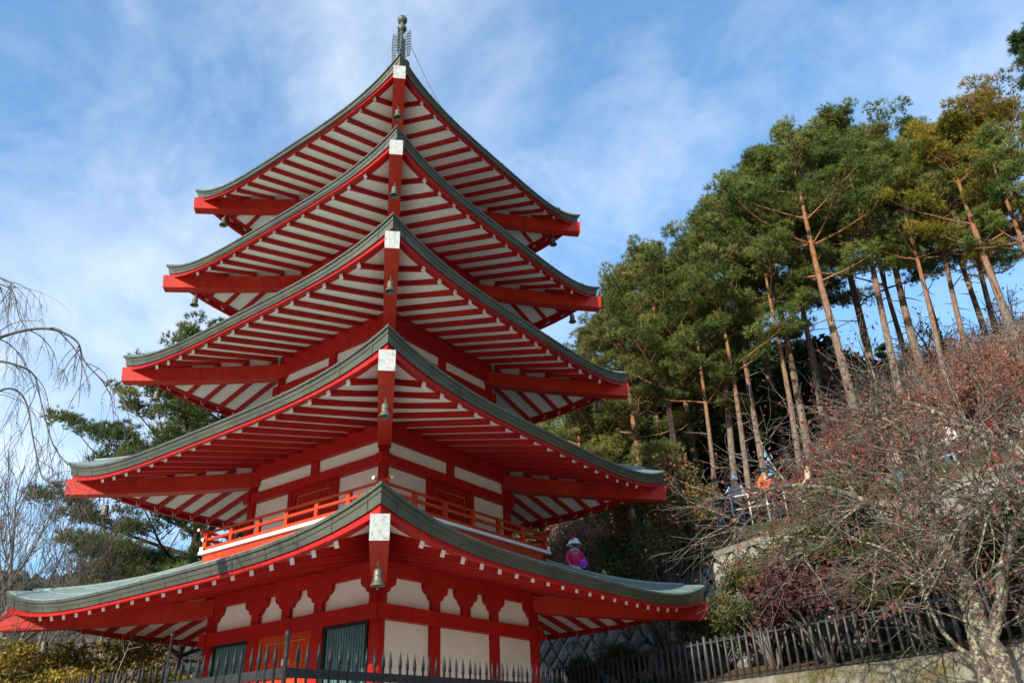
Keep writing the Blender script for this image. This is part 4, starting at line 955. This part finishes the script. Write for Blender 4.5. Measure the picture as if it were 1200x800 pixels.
CV = [cherry(51, [((0, 0, 0), (-.1, .05, 1), 1.3, .11), ((0, 0, .4), (.5, .1, .8), 1.2, .08), ((0, 0, .4), (-.55, -.1, .8), 1.25, .08)], 4, OPT_CH, 1500, 'red_leaf', .09, 4, ('pale_bark', 'grey_bark')),
      cherry(52, [((0, 0, 0), (.15, .0, 1), 1.2, .09), ((0, 0, .3), (-.6, .2, .7), 1.2, .07)], 4, OPT_CH, 3200, 'dry_leaf', .10, 5, ('grey_bark', 'grey_bark')),
      cherry(53, [((0, 0, 0), (-.2, .1, 1), 1.1, .08), ((0, 0, .3), (.6, .2, .7), 1.1, .06)], 4, OPT_CH, 300, 'red_leaf', .10, 6, ('pale_bark', 'pale_bark'))]
CL = ['small cherry with lichen-pale limbs and a few red leaves on the slope', 'twiggy shrub tree full of dry pinkish brown leaves on the slope', 'almost bare pale-twigged tree among the shrubs on the slope']
CS = [(35.8, 15.8, 0, .85, 1.9), (25.6, 20.6, 1, .78, 1.0), (31.4, 20.2, 1, .85, 2.6), (28.4, 19.4, 1, .72, 4.2), (22.6, 21.0, 1, .62, 3.0), (33.8, 21.4, 1, .85, .4), (35, 20.5, 2, .8, 5.0),
      (28.6, 26.8, 1, .72, 1.2), (24.2, 27.2, 1, .70, 2.2), (32, 27, 1, .78, 3.3), (20.5, 27.5, 1, .66, 4.0), (35, 27.2, 1, .82, 5.2), (30.2, 29.5, 2, .9, .6), (26.6, 30.5, 2, .9, 1.6), (34, 30.5, 2, 1.0, 2.9), (22.4, 30, 2, .75, 3.9),
      (37, 29, 2, 1.0, .4), (18.6, 26.2, 1, .55, 5.5), (5.2, 27.5, 1, .95, 1.4), (2.9, 27.6, 1, .9, 2.7), (1.2, 28.2, 1, 1.0, 4.7), (4.1, 29.5, 1, 1.1, 3.0), (32.3, 35, 2, 1.3, 4.2), (28, 36, 2, 1.3, 5.1), (35.5, 36, 2, 1.4, 1.1), (24.5, 36, 2, 1.2, 2.1), (30, 44, 2, 1.7, 3.1), (34, 45, 2, 1.7, .1), (26, 45, 2, 1.7, 2.5), (33, 32.5, 1, .9, .3), (29.2, 33, 1, .85, 2.3), (25.6, 33.5, 1, .85, 4.3), (36.5, 33, 1, 1.0, 5.3), (24, 40, 2, 2.0, 1.3), (27.2, 41, 2, 2.1, 2.8), (29.6, 39, 2, 2.0, 4.4), (31.8, 43, 2, 2.2, .7), (33.2, 38.5, 2, 2.0, 5.6), (36.2, 41, 2, 2.2, 3.6), (22, 41, 2, 1.9, 2.0)]
for az, d, v, sc, rz in CS:
    x, y = azd(az, d); place_tree([('trunk', CV[v][0]), ('leaves', CV[v][1])], ['cherry_tree', 'leafy_shrub', 'bare_tree'][v], CL[v], ['tree', 'shrub', 'tree'][v], (x, y, H(x, y) - .1), rz, sc, ['small cherries on the slope', 'dry-leaved shrubs on the slope', 'pale bare trees on the slope'][v])

# dense leafy crowns
def bush(seed, rx, rz_, n, matname, leaf, clumps=26, base=.25, top_tint=0.0, trunk_h=.8, tm='grey_bark', bias=0.0):
    rg = np.random.default_rng(seed); rd = random.Random(seed); m = MB(); P = []; TB = []
    cs = []
    for c in range(clumps):
        th = rd.uniform(0, 6.28); f = rd.uniform(.25, 1) ** .5; el = math.asin(rd.uniform(-.35, 1)); r = Vector((math.cos(th) * math.cos(el) * rx * f * .85, math.sin(th) * math.cos(el) * rx * f * .85, trunk_h + rz_ * .45 + math.sin(el) * rz_ * .55 * f))
        cs.append(r); cr = rx * rd.uniform(.20, .36); k = int(n / clumps * rd.uniform(.6, 1.4))
        d = rg.normal(0, 1, (k, 3)); d /= np.linalg.norm(d, axis=1)[:, None]; rr = cr * rg.random((k, 1)) ** .45
        q = d * rr * np.array([1.15, 1.15, .62]) + np.array(tuple(r)); P.append(q)
        TB.append(np.full(k, bias + rd.gauss(0, .13) + top_tint * (r.z - trunk_h) / rz_))
        m.tube([(0, 0, 0), (r.x * .25, r.y * .25, trunk_h * .8), r * .75 + Vector((0, 0, .05)), r], [.06 * rx / 1.5 + .01, .035, .018, .006], 5, cap=False)
    P = np.concatenate(P); TB = np.concatenate(TB)
    return m.mesh('trunk', [tm]), leaves_mesh('crown', P, None, leaf, matname, rg, TB, droop=.4, aspect=.6)
def put_bush(b, name, label, cat, az, d, rz=0, sc=1, group=None, dz=0):
    x, y = azd(az, d); return place_tree([('trunk', b[0]), ('crown', b[1])], name, label, cat, (x, y, H(x, y) - .05 + dz), rz, sc, group)
put_bush(bush(61, 1.85, 4.6, 17000, 'maple_leaf', .10, 46, top_tint=.34, trunk_h=1.0), 'maple_tree', 'dense dark green maple turning russet on top, beside the lowest roof corner', 'tree', 10.0, 20.5)
for i, (az, d, sc) in enumerate(((7, 41, 1.5), (9.5, 43, 1.6), (12, 41, 1.7), (14.5, 43, 1.7), (17, 41, 1.6), (19.5, 42, 1.6), (22, 43, 1.5), (4.5, 42, 1.5), (24.5, 45, 1.4), (27, 47, 1.25), (30, 49, 1.2), (20.5, 37, 1.0), (33, 50, 1.2), (1.5, 36, 1.1), (3.4, 37, 1.2), (8.2, 36, 1.2), (13, 36.5, 1.1), (10.6, 33.5, 1.0), (16, 36, 1.1))):
    if i == 0: thicket = bush(69, 2.0, 4.4, 9000, 'needles_dark', .26, 44, trunk_h=.6, tm='dark_bark')
    put_bush(thicket, 'evergreen_thicket', 'tall dark evergreen thicket filling the wood behind the pine trunks', 'shrub', az, d, i * 1.3, sc, 'dark thickets deep in the wood')
put_bush(bush(62, 1.7, 2.6, 9000, 'maple_leaf', .10, 30, top_tint=.2, trunk_h=.9), 'maple_tree', 'rounded dark green maple growing between bar fence and diamond stone wall', 'tree', 16.4, 17.0, 0, .68)
put_bush(bush(63, 1.3, 1.5, 7000, 'purple_leaf', .09, 26, trunk_h=.5), 'maple_shrub', 'low purple-leaved maple shrub behind the bar fence', 'shrub', 19.8, 15.3)
put_bush(bush(64, 1.5, 2.3, 8000, 'maple_leaf', .09, 28, top_tint=.1, trunk_h=.9), 'evergreen_shrub', 'dark evergreen shrub behind the purple maple shrub', 'shrub', 22.8, 16.2)
eg = bush(65, 1.3, 1.5, 6500, 'maple_leaf', .10, 24, trunk_h=.4)
for i, (az, d, sc) in enumerate(((6.6, 20.6, .55), (13.0, 18.9, .7), (3.6, 22.3, .5), (25.8, 14.9, .9), (28.8, 14.4, .95), (32, 14.0, .9), (16.6, 17.6, .75), (35.2, 13.6, 1.0))): put_bush(eg, 'evergreen_shrub', 'low dark evergreen shrub at the foot of the diamond stone wall' if i < 3 else 'low dark evergreen shrub in the shade just behind the bar fence', 'shrub', az, d, i * 1.7, sc, 'evergreen shrubs behind the bar fence')
rb = bush(66, 1.2, 1.3, 4200, 'red_leaf', .10, 24, trunk_h=.35)
for i, (az, d, sc) in enumerate(((18.2, 25.9, .8), (21.8, 26.3, .9), (26.4, 26.2, .9), (31, 26.4, .9), (29, 28.2, 1.0), (23.6, 28.4, 1.0), (34.2, 26.3, .9), (33.2, 28.6, 1.0), (16.2, 27.2, .8), (13.6, 27.6, .8), (11.5, 27.8, .8))): put_bush(rb, 'red_shrub', 'knee-high shrub with russet leaves along the hillside path', 'shrub', az, d, i * 1.1, sc, 'russet shrubs along the hillside path')
yb = [bush(67, 1.6, 1.9, 9000, 'yellow_leaf', .085, 30, trunk_h=.6, tm='pale_bark', bias=.16), bush(68, 1.5, 1.7, 8000, 'yellow_leaf', .08, 30, trunk_h=.5, tm='pale_bark', bias=.10)]
for i, (az, d, sc, dz) in enumerate(((-26.8, 19.5, 1.12, .1), (-29.3, 17.8, .98, .1), (-24.2, 22.5, 1.1, .1), (-23.2, 19.0, .72, .0), (-32.2, 18.8, 1.05, .1), (-21.2, 22, .9, .0))): put_bush(yb[i % 2], 'autumn_shrub', 'shrub with mixed yellow and olive leaves behind the spear-pointed railing', 'shrub', az, d, i * 1.9, sc, 'yellow shrubs behind the railing', dz)
sk = Sk(77); grow(sk, Vector((0, 0, 0)), Vector((-.05, 0, 1)), 1.5, .045, 0, 3, dict(OPT_SPREAD, kids=[(2, 2), (2, 3), (2, 2)], minr=.008, lr=(.5, .7)))
wb = sk_mesh(sk, 'trunk', ['pale_bark']); x, y = azd(-26.9, 17.0); place_tree([('trunk', wb)], 'bare_sapling', 'whitish forked sapling in front of the yellow shrubs', 'tree', (x, y, H(x, y)), .4, .82)

# ------------------------------------------------------------------ people on the hillside
def skin_obj(name, verts, edges, radii, material, parent, sub=1):
    me = bpy.data.meshes.new(name); me.from_pydata(verts, edges, []); me.materials.append(MATS[material])
    import bmesh as _b
    bm = _b.new(); bm.from_mesh(me); bm.verts.layers.skin.verify(); bm.to_mesh(me); bm.free()
    o = link(name, me, parent)
    md = o.modifiers.new('skin', 'SKIN'); md.use_smooth_shade = True
    for i, r in enumerate(radii): me.skin_vertices[0].data[i].radius = (r, r) if not isinstance(r, tuple) else r
    me.skin_vertices[0].data[0].use_root = True
    s = o.modifiers.new('sub', 'SUBSURF'); s.levels = sub; s.render_levels = sub
    return o
def person(label, loc, rz, top, bottom, hat=None, pose=0.0, hair='hair', scale=1.0, group=None, extra=None):
    root = thing('person', label, 'person', loc, rz, group); root.scale = (scale,) * 3
    a = pose
    J = dict(pel=(0, 0, .93), wai=(0, 0, 1.08), che=(0, 0, 1.30), nec=(0, .01, 1.47), chin=(0, .02, 1.55), hd=(0, .015, 1.64), hdt=(0, .01, 1.73))
    V = [J['pel'], J['wai'], J['che'], J['nec'], J['chin'], J['hd'], J['hdt']]; E = [(0, 1), (1, 2), (2, 3), (3, 4), (4, 5), (5, 6)]; RR = [(.155, .11), (.13, .10), (.165, .11), .055, .075, .098, .075]
    arms, legs = [], []
    for s in (-1, 1):
        o = len(V); el = (s * .27, -.02 + a * .10, 1.16); wr = (s * .23, -.16 - abs(a) * .1, .98 + .18 * a * (s > 0)); hnd = (s * .22, -.22, .93 + .2 * a * (s > 0))
        V += [(s * .19, 0, 1.40), el, wr, hnd, (s * .20, -.26, .86 + .2 * a * (s > 0))]; RR += [.062, .045, .032, .034, .018]; E += [(2, o), (o, o + 1), (o + 1, o + 2), (o + 2, o + 3), (o + 3, o + 4)]; arms.append(o)
    for s in (-1, 1):
        o = len(V); st_ = .12 * s * (a + .3)
        V += [(s * .095, 0, .86), (s * .10, -st_ * .5 - .02, .50), (s * .10, -st_ + .02, .09), (s * .105, -st_ - .13, .035)]; RR += [.088, .06, .042, .035]; E += [(0, o), (o, o + 1), (o + 1, o + 2), (o + 2, o + 3)]; legs.append(o)
    skin_obj('body', V, E, RR, 'skin', root)
    jv = [V[0], V[1], V[2], (0, .01, 1.45)]; je = [(0, 1), (1, 2), (2, 3)]; jr = [(.18, .135), (.165, .13), (.19, .135), .075]
    for o in arms:
        q = len(jv); jv += [V[o], V[o + 1], V[o + 2]]; jr += [.082, .066, .052]; je += [(2, q), (q, q + 1), (q + 1, q + 2)]
    skin_obj('jacket', jv, je, jr, top, root)
    tv = [(0, 0, .95)]; te = []; trd = [(.165, .12)]
    for o in legs:
        q = len(tv); tv += [V[o], V[o + 1], (V[o + 2][0], V[o + 2][1], .12)]; trd += [.10, .075, .062]; te += [(0, q), (q, q + 1), (q + 1, q + 2)]
    skin_obj('trousers', tv, te, trd, bottom, root)
    for o in legs:
        m = MB(); x_, y_ = V[o + 2][0], V[o + 2][1]
        m.lathe([(0, 0), (.055, 0), (.062, .02), (.058, .07), (.045, .12), (0, .13)], 10)
        ob = m.build('shoe', 'cloth_black', root); ob.location = (x_, y_ - .05, 0); ob.scale = (.85, 2.0, 1)
    m = MB()
    if hat: m.lathe([(.125, 1.66), (.118, 1.70), (.10, 1.76), (.06, 1.80), (0, 1.815)], 14); m.build('hat', hat, root)
    else: m.lathe([(.104, 1.62), (.112, 1.68), (.098, 1.745), (.055, 1.78), (0, 1.79)], 14, 0, (0, .02, 0)); m.build('hair', hair, root)
    m = MB()   # eyes, nose and mouth
    m.box((-.034, -.085, 1.655), (.022, .012, .012), 1); m.box((.034, -.085, 1.655), (.022, .012, .012), 1); m.lathe([(.012, 0), (.009, .02), (.004, .04)], 6, 0, (0, -.095, 1.612)); m.box((0, -.085, 1.585), (.04, .01, .008), 2)
    m.build('face', ['skin', 'hair', 'cloth_red'], root)
    if extra: extra(root)
    return root
def at(az, d, dz=0): 
    x, y = azd(az, d); return x, y, dz
def on_path(f, out=.5): p = path_pt(f); n = Vector((p.x, p.y, 0)).normalized(); return tuple(p + n * out)
GP = None
person('person in a bright orange jacket leaning on the handrail', on_path(.17, .35), .3, 'cloth_orange', 'cloth_black', pose=.4)
person('person in a black jacket with bare head near the lower end of the handrail', on_path(.015, .55), 1.4, 'cloth_black', 'cloth_denim', pose=.2)
person('person in a grey jacket and white cap walking up behind the person in black', on_path(.075, .7), 2.4, 'cloth_grey', 'cloth_navy', hat='cloth_white', pose=.6)
person('person in a beige coat and dark trousers on the hillside path', on_path(.30, .6), -2.0, 'cloth_beige', 'cloth_black', pose=.3)
person('person in a white jacket beside the upper handrail', on_path(.70, .4), 2.6, 'cloth_white', 'cloth_denim', pose=.3)
person('person in a blue jacket near the upper end of the handrail', on_path(.99, .8), -1.2, 'cloth_blue', 'cloth_navy', pose=.2)
person('person in a yellow hat and beige coat on the hillside path', on_path(.56, 1.2), .8, 'cloth_beige', 'cloth_denim', hat='cloth_yellow', pose=.5)
person('person in a red jacket and white hat on the path between the two handrails', on_path(.81, .9), 1.9, 'cloth_red', 'cloth_black', hat='cloth_white', pose=.1)
def puffy(root):
    m = MB(); m.lathe([(.10, 1.655), (.24, 1.63), (.27, 1.64), (.20, 1.70), (.15, 1.78), (.12, 1.84), (.05, 1.865), (0, 1.87)], 18); m.build('sun_hat', 'cloth_white', root)
    m = MB(); m.lathe([(.07, 1.80), (.07, 1.85), (.04, 1.88), (0, 1.89)], 12, 0, (-.08, -.08, 0)); m.build('hat_flower', 'cloth_red', root)
    m = MB(); m.tube([(.10 * math.cos(q), .10 * math.sin(q), 1.47 + .02 * math.sin(3 * q)) for q in np.linspace(0, 6.283, 15)], .055, 8); m.build('scarf', 'cloth_mint', root)
    m = MB(); m.lathe([(0, .85), (.10, .86), (.15, .95), (.14, 1.08), (.08, 1.15), (0, 1.16)], 14, 0, (.22, -.12, 0)); m.build('bag', 'cloth_purple', root)
x, y = azd(3.9, 25.4)
person('person in pink jacket and wide pale hat with purple bag above stone wall', (x, y, H(x, y)), .2, 'cloth_pink', 'cloth_white', hat='cloth_mint', extra=puffy)
# slim pole behind the railing
x, y = azd(-23.2, 13.4); t = thing('slim_pole', 'slim dark pole with a pale cap behind the spear-pointed railing', 'pole', (x, y, H(x, y)))
m = MB(); m.tube([(0, 0, 0), (0, 0, 2.15)], .016, 8); m.build('shaft', 'iron', t)
m = MB(); m.lathe([(0, 2.14), (.03, 2.14), (.03, 2.165), (.012, 2.18), (0, 2.18)], 10); m.build('cap', 'grey_iron', t)
